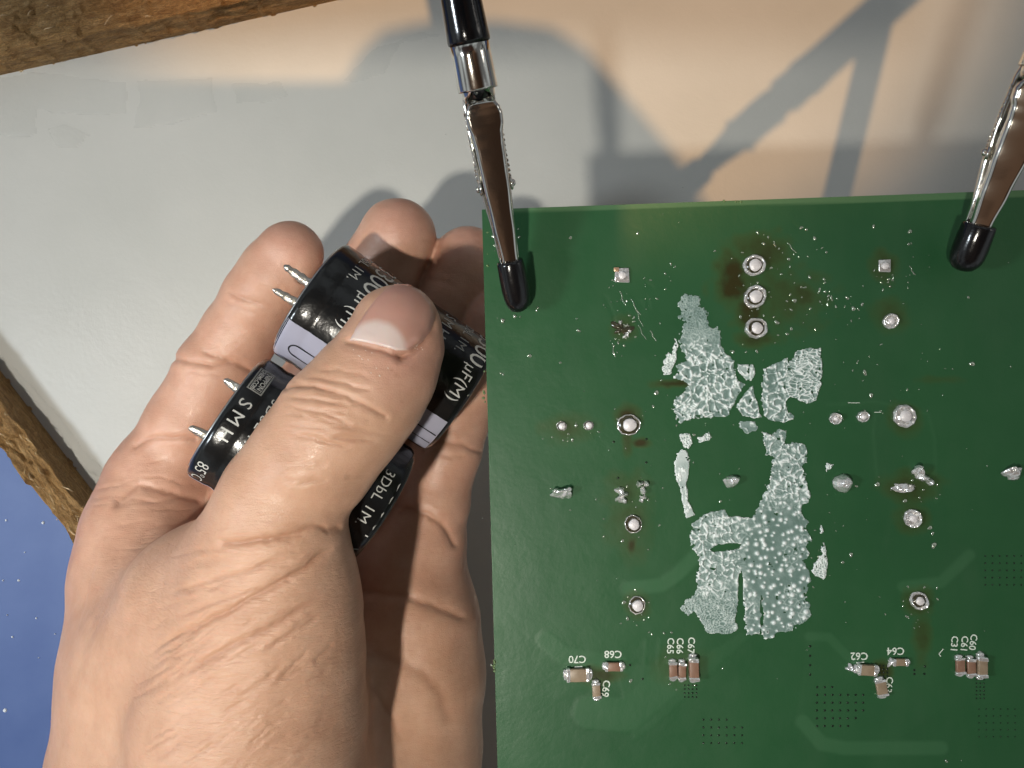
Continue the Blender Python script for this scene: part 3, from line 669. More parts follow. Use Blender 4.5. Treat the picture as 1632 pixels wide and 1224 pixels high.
chip(950, 1099, 25, 14, 1.62, 'ceramic', .06, seed=3)
chip(1072, 1067, 27, 14, 1.60, 'rust', .06, seed=4)
chip(1086, 1068, 28, 13, 1.55, 'rust', .07, seed=5)
chip(1104, 1064, 38, 16, 1.60, 'rust', .11, seed=6)
chip(1380, 1066, 32, 18, -.05, 'ceramic', .075, seed=7)
chip(1433, 1054, 24, 12, .0, 'ceramic', .055, seed=8)
chip(1403, 1095, 26, 18, 1.75, 'ceramic', .06, seed=9)
chip(1528, 1060, 26, 15, 1.60, 'rust', .06, seed=10)
chip(1545, 1062, 28, 14, 1.60, 'rust', .065, seed=11)
chip(1561, 1061, 34, 16, 1.57, 'ceramic', .095, seed=12)
lump(1356, 1065, 7, .05, 61, 1.1, .9, rough=.8); lump(1419, 1054, 5, .04, 62, 1, 1.2, rough=.9); lump(1562, 1041, 5, .05, 63, 1, .8)
# --- printed writing on the board
def text_mesh(body, size, bold=0.0, outline=0.0, spacing=1.0, res=3):
    cu = bpy.data.curves.new('t', 'FONT'); cu.body = body; cu.size = size; cu.offset = bold; cu.align_x = 'CENTER'; cu.align_y = 'CENTER'; cu.resolution_u = res; cu.space_character = spacing
    o = bpy.data.objects.new('t', cu); C.objects.link(o)
    me = o.to_mesh(); V = [tuple(v.co) for v in me.vertices]; Fc = [tuple(p.vertices) for p in me.polygons]
    o.to_mesh_clear(); bpy.data.objects.remove(o); bpy.data.curves.remove(cu)
    return V, Fc
def silk(body, px, py, hpx, ang, spacing=1.0):
    s = DB/F; v, f = text_mesh(body, hpx*s*1.38, .0022, spacing=spacing); q = Bp(px, py)
    o = mesh_obj('printed_text', *xf((v, f), Matrix.Translation((q.x, q.y, ZB+.008)) @ Matrix.Rotation(ang, 4, 'Z')), M['silk'], board, smooth=False)
    return o
PI = math.pi
silk('C70', 920, 1050, 12, PI+.0); silk('C68', 977, 1042, 12, PI); silk('C69', 965, 1097, 11.5, -PI/2-.12)
silk('C65', 1068, 1029, 11, -PI/2-.05); silk('C66', 1083, 1029, 11, -PI/2-.05); silk('C67', 1101, 1028, 11, -PI/2-.06)
silk('C62', 1369, 1045, 12, PI); silk('C64', 1427, 1037, 12, PI); silk('C63', 1416, 1091, 11, -PI/2-.12)
silk('C31', 1520, 1026, 11, -PI/2-.08); silk('C61', 1536, 1026, 11, -PI/2-.1); silk('C60', 1550, 1023, 11, -PI/2-.15)
bars = []
for (x0, y0, x1, y1, w) in [(1364, 1056, 1377, 1055, 1.6), (1496, 1042, 1503, 1034, 1.4), (1496, 1042, 1499, 1046, 1.4), (915, 1063, 928, 1062, 1.8), (1351, 642, 1370, 642, .8), (1393, 657, 1404, 657, 1)]:
    a = Bp(x0, y0); b = Bp(x1, y1); d = (b-a).normalized(); nn = Vector((-d.y, d.x, 0))*w*DB/F/2
    z = ZB+.008; bars.append(([(*(a-nn).xy, z), (*(b-nn).xy, z), (*(b+nn).xy, z), (*(a+nn).xy, z)], [(0, 1, 2, 3)]))
for v, f in bars: mesh_obj('printed_mark', v, f, M['silk'], board, smooth=False)
print('board', time.time()-T0)

# ------------------------------------------------------------------ capacitors
CR = 1.15
def capacitor(c0, c1, roll, label, lead_len, lead_dir, lead_off, upl, shift=0.0):
    a = (c1-c0); L = a.length; a.normalize()
    nz = Vector((0, 0, 1)); n_ = (nz-a*nz.dot(a)).normalized(); r_ = a.cross(n_)     # reading direction = n x ... (x=r, y=a, z=n)
    if r_.cross(a).dot(n_) < 0: r_ = -r_
    M_ = Matrix(((r_.x, a.x, n_.x, c0.x), (r_.y, a.y, n_.y, c0.y), (r_.z, a.z, n_.z, c0.z), (0, 0, 0, 1)))
    root = empty('capacitor', M_)
    tag(root, label, 'capacitor', 'black capacitors held in the hand')
    R = CR
    prof = [(.10, R*.84), (.03, R*.86), (.0, R*.90), (.01, R*.95), (.045, R*.985), (.10, R), (.34, R), (.40, R-.012), (.46, R-.014), (.52, R), (L-.14, R), (L-.06, R-.02), (L-.015, R-.07), (L, R-.14), (L, R*.72), (L-.02, R*.70)]
    mesh_obj('sleeve', *lathe(prof, 96), M['sleeve'], root)
    mesh_obj('can_rim', *lathe([(.13, R*.5), (.05, R*.78), (.02, R*.835), (-.015, R*.86), (-.02, R*.885), (.02, R*.905)], 72), M['alu'], root)
    mesh_obj('end_seal', *lathe([(.12, R*.3), (.075, R*.2), (.07, R*.80), (.1, R*.82)], 48), M['phenolic'], root)
    mesh_obj('can_bottom', *lathe([(L-.03, R*.74), (L-.012, R*.70), (L-.012, R*.1)], 48), M['alu'], root)
    for k, sg in enumerate((-1, 1)):
        bx = sg*lead_dir[0]*lead_off; bz = sg*lead_dir[1]*lead_off; ln = lead_len*(1.0 if k else .94); rings = []
        for e in range(15):
            tt = e/14; w = .085*(1-.45*tt**3)*(1+.16*upl*4*math.sin(e*2.1+k)); th = .045*(1+.3*upl*4*math.sin(e*1.7+2*k)); y = .09-tt*(ln+.09)
            if e == 14: w *= .4
            dz = upl*tt**2*.30; dx = .10*tt*tt*sg*.2
            rings.append([(bx+dx+w*math.cos(q), y, bz+dz+th*math.sin(q)) for q in [j_*PI/5 for j_ in range(10)]])
        mesh_obj('lead', *loft(rings), M['lead'], root)
    def wrapped(v, f, th, t0, off=.005, mat='print', name='printed_text', flip=1):
        nm = name
        bm = bmesh.new(); bv = [bm.verts.new(p) for p in v]
        for g in f:
            try: bm.faces.new([bv[i_] for i_ in g])
            except ValueError: pass
        xs = [p[0] for p in v]; x = math.floor(min(xs)/.07)*.07
        while x < max(xs):
            bmesh.ops.bisect_plane(bm, geom=bm.verts[:]+bm.edges[:]+bm.faces[:], dist=1e-5, plane_co=(x, 0, 0), plane_no=(1, 0, 0)); x += .07
        for q in bm.verts:
            A_ = th+q.co.x/R; rr = R+off; y = min(q.co.y+t0, L-.10)
            q.co = (rr*math.sin(A_), y, rr*math.cos(A_))
        return bm_obj(name, bm, M[mat], root, smooth=False)
    rd = math.radians
    reps = (shift, shift+2.12)
    for t0 in reps:
        if t0 >= -.01:
            wrapped(*text_mesh('SMH', .30, 0, spacing=1.5), rd(-12+roll), .21+t0)
            wrapped(*text_mesh('85\u00b0C', .28, -.001), rd(46+roll), .19+t0)
        wrapped(*text_mesh('3DbL 1M.', .25, -.001, spacing=1.05), rd(-17+roll), .60+t0)
        wrapped(*text_mesh('3300', .52, -.001, spacing=.95), rd(-14+roll), .98+t0)
        wrapped(*text_mesh('50V', .30, -.001), rd(-58+roll), .96+t0)
        wrapped(*text_mesh('\u00b5F(M)', .30, -.001), rd(30+roll), .93+t0)
        # maker's panel: double frame with two lines of writing
        if t0 < -.05: continue
        def frame(w, h, t): return join([box(-w, w, -h, -h+t, 0, .0001), box(-w, w, h-t, h, 0, .0001), box(-w, -w+t, -h+t, h-t, 0, .0001), box(w-t, w, -h+t, h-t, 0, .0001)])
        wrapped(*frame(.26, .13, .022), rd(-52+roll), .22+t0, name='printed_frame'); wrapped(*frame(.225, .095, .010), rd(-52+roll), .22+t0, name='printed_frame')
        wrapped(*text_mesh('NIPPON', .11, .002), rd(-52+roll), .265+t0); wrapped(*text_mesh('CHEMI-CON', .09, .002), rd(-52+roll), .165+t0)
    # pale polarity stripe with minus outlines
    wS = .50
    vs, fs = [], []
    N = 16; K = 60
    for e in range(K+1):
        y = .03+(L-.08-.03)*e/K; rr_ = float(np.interp(y, [p[0] for p in prof[3:13]], [p[1] for p in prof[3:13]]))+.002
        for g in range(N+1):
            A_ = rd(90+roll)+(-wS+2*wS*g/N)/R; vs.append(((rr_+.004)*math.sin(A_), y, (rr_+.004)*math.cos(A_)))
    for e in range(K):
        for g in range(N): p = e*(N+1)+g; fs.append((p, p+1, p+N+2, p+N+1))
    mesh_obj('polarity_stripe', vs, fs, M['stripe'], root)
    for tc_ in (.78, 3.0):
        w, h, t = .15, .52, .028; outer = []; inner = []
        for (cx, cy, s0) in ((0, h-w, 0), (0, -h+w, PI)):
            for k in range(13):
                q = s0+k*PI/12; outer.append((cx+w*math.cos(q), cy+w*math.sin(q), 0)); inner.append((cx+(w-t)*math.cos(q), cy+(w-t)*math.sin(q), 0))
        n = len(outer); wrapped(outer+inner, [(i_, (i_+1) % n, (i_+1) % n+n, i_+n) for i_ in range(n)], rd(90+roll), tc_, .007, 'ink', 'minus_outline')
    return root, (c0, c1)
cA = (P(492, 474, 13.75), P(735, 634, 14.25)); cB = (P(360, 660, 13.1), P(608, 808, 13.75))
capacitor(cA[0], cA[1], -44, 'black capacitor with pale stripe and two long bent leads under the thumb tip', .62, (.55, -.83), .40, 0.2, -.10)
capacitor(cB[0], cB[1], 0, 'lower black capacitor printed SMH 85\u00b0C under the thumb knuckle', .36, (.95, .30), .46, 0.05)
print('caps', time.time()-T0)

# ------------------------------------------------------------------ hand
hx = .045
lo = np.array([-12.6, -16.5, 0.4]); hi = np.array([0.6, 5.2, 9.6])
dim = np.ceil((hi-lo)/hx).astype(int)
GX = (lo[0]+hx*np.arange(dim[0])).astype(np.float32); GY = (lo[1]+hx*np.arange(dim[1])).astype(np.float32); GZ = (lo[2]+hx*np.arange(dim[2])).astype(np.float32)
def cone_sdf(x, y, z, a, b, ra, rb, flat=1.0):
    ba = b-a; l2 = float(ba.dot(ba)); px = x-a.x; py = y-a.y; pz = z-a.z
    t_ = np.clip((px*ba.x+py*ba.y+pz*ba.z)/l2, 0, 1)
    t_ = t_.astype(np.float32)
    dx = px-t_*ba.x; dy = py-t_*ba.y; dz = (pz-t_*ba.z)/flat
    s = t_*t_*(3-2*t_)
    return np.sqrt(dx*dx+dy*dy+dz*dz)-(ra+(rb-ra)*(t_*.5+s*.5))
def smin(a, b, k):
    h = np.clip(k-np.abs(a-b), 0, None)/k
    return np.minimum(a, b)-h*h*k*.25
BIG = np.float32(3.0)
def chain(nodes, k=.25, flat=1.0, field=None):
    fld = np.full(dim, BIG, np.float32) if field is None else field
    for (p, q) in zip(nodes[:-1], nodes[1:]):
        a = P(*p[:3]); b = P(*q[:3]); ra, rb = p[3], q[3]; m_ = max(ra, rb)+1.0
        mn = np.minimum(np.array(a), np.array(b))-m_; mx = np.maximum(np.array(a), np.array(b))+m_
        i0 = np.clip(((mn-lo)/hx).astype(int), 0, dim); i1 = np.clip(((mx-lo)/hx).astype(int)+1, 0, dim)
        if (i1 <= i0).any(): continue
        sl = tuple(slice(i0[d], i1[d]) for d in range(3))
        x = GX[sl[0]][:, None, None]; y = GY[sl[1]][None, :, None]; z = GZ[sl[2]][None, None, :]
        fld[sl] = smin(fld[sl], cone_sdf(x, y, z, a, b, np.float32(ra), np.float32(rb), np.float32(flat)), k)
    return fld
idx_f = chain([(252, 770, 16.1, .92), (300, 680, 15.9, .84), (345, 590, 15.75, .76), (380, 535, 15.7, .72), (415, 478, 15.5, .72), (440, 440, 15.3, .70), (462, 406, 15.15, .645)], .18)
mid_f = chain([(420, 800, 16.4, .92), (500, 640, 16.35, .86), (570, 495, 16.1, .80), (610, 430, 15.8, .80), (634, 378, 15.4, .755)], .2)
rin_f = chain([(530, 850, 16.4, .92), (620, 690, 16.4, .86), (700, 535, 16.2, .80), (728, 470, 16.0, .78), (745, 420, 15.7, .735)], .2)
pin_f = chain([(655, 905, 16.0, 1.0), (676, 850, 15.95, .80), (692, 800, 15.9, .70), (704, 745, 15.9, .66), (712, 715, 15.9, .70), (722, 680, 15.9, .66), (752, 610, 15.85, .62), (785, 510, 15.6, .58)], .15)
palm = chain([(655, 905, 16.0, 1.05), (656, 985, 15.9, 1.30), (652, 1075, 15.95, 1.48), (638, 1200, 16.0, 1.58), (600, 1400, 16.0, 1.8)], .4)
palm = chain([(530, 850, 16.4, 1.0), (520, 1000, 16.3, 1.1), (480, 1200, 16.1, 1.4), (440, 1450, 16.0, 1.9)], .5, field=palm)
palm = chain([(420, 800, 16.4, 1.0), (400, 1000, 16.2, 1.2), (380, 1250, 16.0, 1.6)], .5, field=palm)
palm = chain([(252, 770, 16.0, .96), (234, 850, 15.75, 1.12), (226, 930, 15.5, 1.20), (230, 1060, 15.25, 1.36), (238, 1224, 15.1, 1.60), (262, 1500, 15.3, 2.1)], .5, field=palm)
palm = chain([(250, 1500, 15.3, 2.2), (300, 2000, 15.6, 2.4)], .5, field=palm)
palm = chain([(600, 1400, 15.6, 1.7), (560, 2000, 15.6, 2.2)], .5, field=palm)
thumb = chain([(634, 516, 11.95, .60), (628, 545, 11.92, .72), (610, 590, 11.88, .79), (580, 630, 11.85, .86), (541, 674, 11.85, .91), (498, 732, 11.9, .90), (453, 790, 12.0, .90), (442, 835, 12.1, .98)], .2)
thumb = chain([(442, 835, 12.1, .98), (438, 900, 12.35, 1.16), (434, 960, 12.55, 1.36), (420, 1040, 12.8, 1.58), (402, 1140, 13.0, 1.82), (385, 1300, 13.3, 2.1), (380, 1500, 13.7, 2.4), (380, 2000, 14.6, 2.7)], .3, field=thumb)
thumb = chain([(400, 900, 13.0, 1.0), (325, 960, 13.7, 1.15), (272, 1060, 14.25, 1.28), (272, 1224, 14.3, 1.45), (280, 1500, 14.5, 2.0)], .9, field=thumb)
hand = smin(mid_f, rin_f, .10); hand = smin(hand, pin_f, .08); hand = smin(hand, idx_f, .08)
hand = smin(hand, palm, .45)
hand = smin(hand, thumb, 1.1)
del idx_f, mid_f, rin_f, pin_f, palm, thumb
# skin presses against the capacitors instead of cutting into them
for (a, b) in (cA, cB):
    ax = (b-a).normalized(); L = (b-a).length
    x = GX[:, None, None]-a.x; y = GY[None, :, None]-a.y; z = GZ[None, None, :]-a.z
    t_ = x*ax.x+y*ax.y+z*ax.z
    rad = np.sqrt(np.maximum(x*x+y*y+z*z-t_*t_, 0))-(CR+.006)
    dd = np.maximum(rad, np.maximum(-t_, t_-L)).astype(np.float32)
    hand = -smin(-hand, dd, .12)
    del t_, rad, dd
# and stays below the circuit board
print('sdf', time.time()-T0)
def surface_nets(f, lo, h):
    s = f < 0
    nx, ny, nz = f.shape
    c = [s[dx:nx-1+dx, dy:ny-1+dy, dz:nz-1+dz] for dx in (0, 1) for dy in (0, 1) for dz in (0, 1)]
    anyc = c[0].copy(); allc = c[0].copy()
    for q in c[1:]: anyc |= q; allc &= q
    act = anyc & ~allc
    I = np.argwhere(act); ids = np.full(act.shape, -1, np.int32); ids[act] = np.arange(len(I))
    acc = np.zeros((len(I), 3)); cnt = np.zeros(len(I))
    corners = [(0,0,0),(1,0,0),(0,1,0),(1,1,0),(0,0,1),(1,0,1),(0,1,1),(1,1,1)]
    for a in corners:
        for d in range(3):
            if a[d]: continue
            b = list(a); b[d] = 1
            fa = f[I[:,0]+a[0], I[:,1]+a[1], I[:,2]+a[2]]; fb = f[I[:,0]+b[0], I[:,1]+b[1], I[:,2]+b[2]]
            m = (fa < 0) != (fb < 0); t_ = np.where(m, fa/(fa-fb+1e-12), 0)
            p = np.array(a, float)[None]+np.zeros((len(I), 3)); p[:, d] += t_
            acc += p*m[:, None]; cnt += m
    V = lo+h*(I+acc/cnt[:, None]); faces = []
    for d in range(3):
        e1, e2 = [(1, 2), (2, 0), (0, 1)][d]
        sa = [slice(None)]*3; sb = [slice(None)]*3; sa[d] = slice(0, -1); sb[d] = slice(1, None)
        A = s[tuple(sa)]; B = s[tuple(sb)]; E = np.argwhere(A != B)
        ok = (E[:, e1] > 0) & (E[:, e2] > 0)
        for q in (e1, e2): ok &= E[:, q] < act.shape[q]
        ok &= E[:, d] < act.shape[d]
        E = E[ok]; fl = A[tuple(E.T)]
        o1 = np.zeros(3, int); o1[e1] = 1; o2 = np.zeros(3, int); o2[e2] = 1
        q = [ids[tuple((E-o1-o2).T)], ids[tuple((E-o2).T)], ids[tuple(E.T)], ids[tuple((E-o1).T)]]
        Q = np.stack(q, -1); Q[~fl] = Q[~fl][:, ::-1]; faces.append(Q)
    return V, np.concatenate(faces)
HV, HF = surface_nets(hand, lo, hx); del hand
def edges_of(Fq): 
    E = np.concatenate([Fq[:, [0, 1]], Fq[:, [1, 2]], Fq[:, [2, 3]], Fq[:, [3, 0]]]); E.sort(axis=1); return np.unique(E, axis=0)
def relax(V, E, it, lam=.5):
    deg = np.bincount(E.ravel(), minlength=len(V))[:, None].clip(1)
    for k in range(it):
        l_ = lam if k % 2 == 0 else -lam*1.04
        S = np.zeros_like(V)
        for d in range(3):
            S[:, d] = np.bincount(E[:, 0], V[E[:, 1], d], len(V))+np.bincount(E[:, 1], V[E[:, 0], d], len(V))
        V = V+l_*(S/deg-V)
    return V
HV = relax(HV, edges_of(HF), 10)
# subdivide once (simple quad split, then relax) so that creases have geometry to live in
E = edges_of(HF); nV = len(HV); key = E[:, 0].astype(np.int64)*nV+E[:, 1]
def eid(a, b):
    l_ = np.minimum(a, b).astype(np.int64)*nV+np.maximum(a, b); return np.searchsorted(key, l_)+nV
vis_f = HV[HF[:, 0], 1] > -9.0
mid = (HV[E[:, 0]]+HV[E[:, 1]])/2; cen = HV[HF].mean(1); cid = nV+len(E)+np.arange(len(HF))
e_ = [eid(HF[:, k], HF[:, (k+1) % 4]) for k in range(4)]
NF = np.concatenate([np.stack([HF[:, k], e_[k], cid, e_[(k+3) % 4]], -1) for k in range(4)])
HV = np.concatenate([HV, mid, cen]); HF = NF
HV = relax(HV, edges_of(HF), 6)
def normals(V, Fq):
    n = np.cross(V[Fq[:, 2]]-V[Fq[:, 0]], V[Fq[:, 3]]-V[Fq[:, 1]]); N = np.zeros_like(V)
    for k in range(4):
        for d in range(3): N[:, d] += np.bincount(Fq[:, k], n[:, d], len(V))
    return N/np.maximum(np.linalg.norm(N, axis=1, keepdims=True), 1e-12)
N = normals(HV, HF)
print('hand mesh', len(HV), time.time()-T0)
D_ = H-HV[:, 2]; hpx = 816+HV[:, 0]/D_*F; hpy = 612-HV[:, 1]/D_*F
near = np.clip((13.9-D_)/.3, 0, 1); far = np.clip((D_-13.3)/.3, 0, 1); up = np.clip(N[:, 2]*3, 0, 1)
disp = np.zeros(len(HV)); creasev = np.zeros(len(HV))
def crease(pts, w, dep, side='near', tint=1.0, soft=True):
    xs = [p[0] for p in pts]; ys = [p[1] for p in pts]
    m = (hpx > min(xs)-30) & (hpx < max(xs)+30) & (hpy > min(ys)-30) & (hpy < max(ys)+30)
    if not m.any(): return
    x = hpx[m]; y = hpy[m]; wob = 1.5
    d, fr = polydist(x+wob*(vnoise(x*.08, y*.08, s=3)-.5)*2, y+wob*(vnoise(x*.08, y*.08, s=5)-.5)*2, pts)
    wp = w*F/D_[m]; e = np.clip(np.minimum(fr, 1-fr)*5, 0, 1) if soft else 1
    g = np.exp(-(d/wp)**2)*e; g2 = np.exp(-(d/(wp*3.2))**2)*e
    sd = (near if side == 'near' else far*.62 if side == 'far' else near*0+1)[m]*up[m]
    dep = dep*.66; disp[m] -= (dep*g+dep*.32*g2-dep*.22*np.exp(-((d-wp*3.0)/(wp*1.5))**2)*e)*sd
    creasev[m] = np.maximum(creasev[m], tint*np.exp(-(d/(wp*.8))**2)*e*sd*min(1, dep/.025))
# thumb root folds
crease([(530, 870), (517, 882), (491, 903), (454, 926), (407, 950), (365, 973), (326, 992), (287, 1010), (240, 1031)], .045, .070, 'any')
crease([(517, 947), (475, 973), (433, 1002), (376, 1028), (318, 1060), (256, 1099)], .05, .045, 'any')
crease([(517, 973), (465, 1010), (418, 1041)], .03, .028)
crease([(454, 892), (418, 903), (381, 915), (350, 921), (303, 937), (261, 950)], .035, .030, 'any')
crease([(540, 842), (525, 845), (501, 840), (475, 848), (444, 858), (386, 865), (355, 866)], .05, .055, soft=False)
crease([(496, 1034), (444, 1083)], .03, .022); crease([(420, 935), (380, 950), (330, 965), (280, 985)], .03, .025)
for k in range(95):
    x = random.uniform(270, 540); y = random.uniform(960, 1215); L = random.uniform(30, 90); a = math.radians(random.gauss(-33, 4))
    crease([(x, y), (x-L*.5*math.cos(a), y-L*.5*math.sin(a)+2), (x-L*math.cos(a), y-L*math.sin(a))], random.uniform(.014, .032), random.uniform(.006, .018), 'any', .9)
for k in range(22):
    x = random.uniform(320, 500); y = random.uniform(840, 960); L = random.uniform(30, 80); a = math.radians(random.gauss(-16, 5))
    crease([(x, y), (x-L*math.cos(a), y-L*math.sin(a))], random.uniform(.02, .035), random.uniform(.006, .014), 'any', .7)
# thumb knuckle
crease([(455, 618), (469, 614), (501, 615), (538, 627), (567, 638), (592, 653), (614, 665)], .028, .034, soft=False)
crease([(452, 646), (489, 653), (530, 663), (567, 683)], .026, .022); crease([(501, 665), (543, 678), (592, 687)], .024, .018)
crease([(523, 697), (557, 701), (600, 704)], .03, .02); crease([(460, 690), (520, 705), (560, 715)], .03, .016); crease([(471, 773), (501, 768), (523, 765)], .025, .018)
crease([(480, 600), (540, 608), (590, 622)], .03, .018); crease([(500, 590), (545, 590), (600, 605)], .03, .014); crease([(455, 632), (500, 636), (540, 645)], .03, .02)
for k in range(26):
    x = random.uniform(440, 560); y = random.uniform(600, 790); L = random.uniform(30, 80); a = math.radians(random.gauss(8, 5)-(14 if y > 740 else 0))
    crease([(x, y), (x+L*math.cos(a), y+L*math.sin(a))], random.uniform(.018, .035), random.uniform(.005, .014), tint=.6)
# nail folds
crease([(556, 545), (576, 550), (600, 555), (625, 563), (645, 567)], .045, .055, tint=.8, soft=False)
crease([(640, 568), (655, 563), (674, 548), (690, 524), (697, 500)], .05, .07, tint=.9, soft=False)
# index finger
crease([(270, 570), (310, 577), (337, 582), (372, 577), (400, 590)], .05, .075, 'far', soft=False); crease([(318, 560), (347, 567), (376, 582)], .04, .04, 'far')
crease([(295, 590), (330, 597), (360, 600)], .03, .025, 'far')
crease([(360, 464), (391, 479), (425, 488)], .05, .04, 'far'); crease([(350, 478), (385, 492), (415, 500)], .04, .02, 'far')
crease([(215, 712), (228, 704), (250, 696), (310, 699)], .05, .06, 'far', soft=False); crease([(188, 800), (204, 784), (222, 774), (250, 779), (315, 798)], .06, .07, 'far', soft=False)
crease([(170, 812), (210, 795), (250, 800)], .04, .025, 'far'); crease([(220, 760), (260, 760), (300, 775)], .03, .02, 'far')
for k in range(26):
    x = random.uniform(130, 260); y = random.uniform(730, 900); L = random.uniform(30, 80)
    crease([(x, y), (x+L, y-L*random.uniform(-.1, .35))], random.uniform(.02, .03), random.uniform(.004, .012), 'far', .5)
# little finger and palm
crease([(676, 716), (690, 708), (709, 703), (735, 708), (768, 722)], .05, .06, 'far', soft=False); crease([(700, 724), (720, 730), (745, 728)], .04, .035, 'far'); crease([(716, 596), (745, 590), (775, 594)], .05, .04, 'far')
crease([(640, 812), (654, 815), (683, 822), (704, 833), (717, 851), (724, 866)], .055, .09, 'far', soft=False)
crease([(560, 940), (600, 945), (642, 949), (694, 966), (735, 984)], .08, .07, 'far', soft=False); crease([(570, 1040), (622, 1049), (670, 1070), (698, 1098), (712, 1140)], .12, .05, 'far', soft=False)
crease([(585, 1085), (600, 1105), (622, 1139), (642, 1190)], .06, .035, 'far')
for (x0, y0) in ((700, 440), (690, 380), (625, 470)): crease([(x0-25, y0), (x0+30, y0+18)], .06, .02, 'far')
# dry skin, mole and small cuts on the thumb
pinkv = np.clip((D_-13.2)/2.2, 0, 1)*.72
tipd = np.full(len(HV), 9e9)
for (x, y) in ((462, 390), (640, 350), (745, 390), (780, 480), (650, 560)): tipd = np.minimum(tipd, np.hypot(hpx-x, hpy-y))
pinkv = np.maximum(pinkv, np.clip(1.25-tipd/95, 0, 1)); pinkv *= np.clip((1150-hpy)/250, .15, 1)
kn = np.exp(-(((hpx-660)/40)**2+((hpy-600)/60)**2))*.6*near; pinkv = np.clip(np.maximum(pinkv, kn), 0, 1)
for (x, y, r, s) in ((690, 517, 3.0, .95), (632, 598, 3.5, .6), (625, 590, 2.5, .7), (636, 601, 2.5, .6), (640, 640, 2, .4), (560, 615, 2, .3)):
    g = np.exp(-(((hpx-x)/r)**2+((hpy-y)/r)**2))*near; creasev = np.maximum(creasev, g*s*1.4)
HV2 = np.stack([vnoise(HV[:, 0]*2.2, HV[:, 1]*2.2, HV[:, 2]*2.2, s=4), fbm(HV[:, 0]*9, HV[:, 1]*9, HV[:, 2]*9, s=8, o=3)], -1)
disp += (HV2[:, 0]-.5)*.03+(HV2[:, 1]-.5)*.006
wrk = np.clip((hpy-800)/160, 0, 1)*np.clip((620-hpx)/120, 0, 1)*np.clip((hpx-120)/200, 0, 1)*.8+.15
HV = HV+N*disp[:, None]
# coarser copies of what stays out of the frame would be wasteful: keep as one continuous mesh
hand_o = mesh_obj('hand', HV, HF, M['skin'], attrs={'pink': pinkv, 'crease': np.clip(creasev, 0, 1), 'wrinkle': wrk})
tag(hand_o, 'bare left hand, palm up, holding two black capacitors under its thumb', 'hand')
# nail
bvh = BVHTree.FromPolygons([tuple(p) for p in HV[:]], [tuple(q) for q in HF[(hpx[HF[:, 0]] > 530) & (hpx[HF[:, 0]] < 720) & (hpy[HF[:, 0]] < 600) & (D_[HF[:, 0]] < 13)]])
nail = [(556, 543), (566, 522), (580, 500), (596, 476), (614, 458), (632, 451), (652, 452), (672, 464), (688, 484), (694, 508), (688, 528), (674, 546), (650, 560), (634, 560), (600, 551), (576, 546)]
gx = np.arange(545, 705, 1.6); gy = np.arange(440, 575, 1.6); X, Y = np.meshgrid(gx, gy, indexing='ij')
ins = inpoly(X, Y, nail); Zh = np.full(X.shape, np.nan)
o_ = Vector((0, 0, H))
for a in range(X.shape[0]):
    for b in range(X.shape[1]):
        dr = P(X[a, b], Y[a, b], 1.0)-o_; hit = bvh.ray_cast(o_, dr.normalized())
        if hit[0] is not None: Zh[a, b] = hit[0].z
# smooth dome through the hits: quadratic fit blended with the hits
ok = ins & ~np.isnan(Zh); A = np.stack([np.ones(ok.sum()), X[ok]-630, Y[ok]-510, (X[ok]-630)**2, (Y[ok]-510)**2, (X[ok]-630)*(Y[ok]-510), (X[ok]-630)**3, (Y[ok]-510)**3], -1)
cf, *_ = np.linalg.lstsq(A, Zh[ok], rcond=None)
fit = cf[0]+cf[1]*(X-630)+cf[2]*(Y-510)+cf[3]*(X-630)**2+cf[4]*(Y-510)**2+cf[5]*(X-630)*(Y-510)+cf[6]*(X-630)**3+cf[7]*(Y-510)**3
Z = np.where(np.isnan(Zh), fit, np.maximum(.55*fit+.45*np.nan_to_num(Zh), np.nan_to_num(Zh)-.01))+.022
pd = np.full(X.shape, 1e9)
for k in range(len(nail)): pd = np.minimum(pd, polydist(X, Y, [nail[k], nail[(k+1) % len(nail)]])[0])
Z = Z-.05*np.clip(1-pd/5, 0, 1)**2
Dn = H-Z; cell = ins[:-1, :-1] & ins[1:, 1:] & ins[1:, :-1] & ins[:-1, 1:]
used = np.zeros(ins.shape, bool); used[:-1, :-1] |= cell; used[1:, 1:] |= cell; used[1:, :-1] |= cell; used[:-1, 1:] |= cell
ids = np.full(ins.shape, -1); ids[used] = np.arange(used.sum())
V = np.stack([(X-816)/F*Dn, (612-Y)/F*Dn, Z], -1)[used]
lun = inpoly(X, Y, [(550, 545), (562, 527), (578, 515), (600, 510), (622, 516), (638, 530), (646, 548), (648, 566), (600, 556)])
lf = np.zeros(X.shape); lp = np.pad(lun, 3).astype(float)
for a in range(-3, 4):
    for b in range(-3, 4): lf += lp[3+a:3+a+X.shape[0], 3+b:3+b+X.shape[1]]
Fq = np.stack([ids[:-1, :-1][cell], ids[:-1, 1:][cell], ids[1:, 1:][cell], ids[1:, :-1][cell]], -1)
nb = len(V); V2 = V.copy(); V2[:, 2] -= .03
mesh_obj('thumbnail', np.concatenate([V, V2]), np.concatenate([Fq, Fq[:, ::-1]+nb]), M['nail'], hand_o, attrs={'lunula': np.tile((lf/49)[used], 2)})
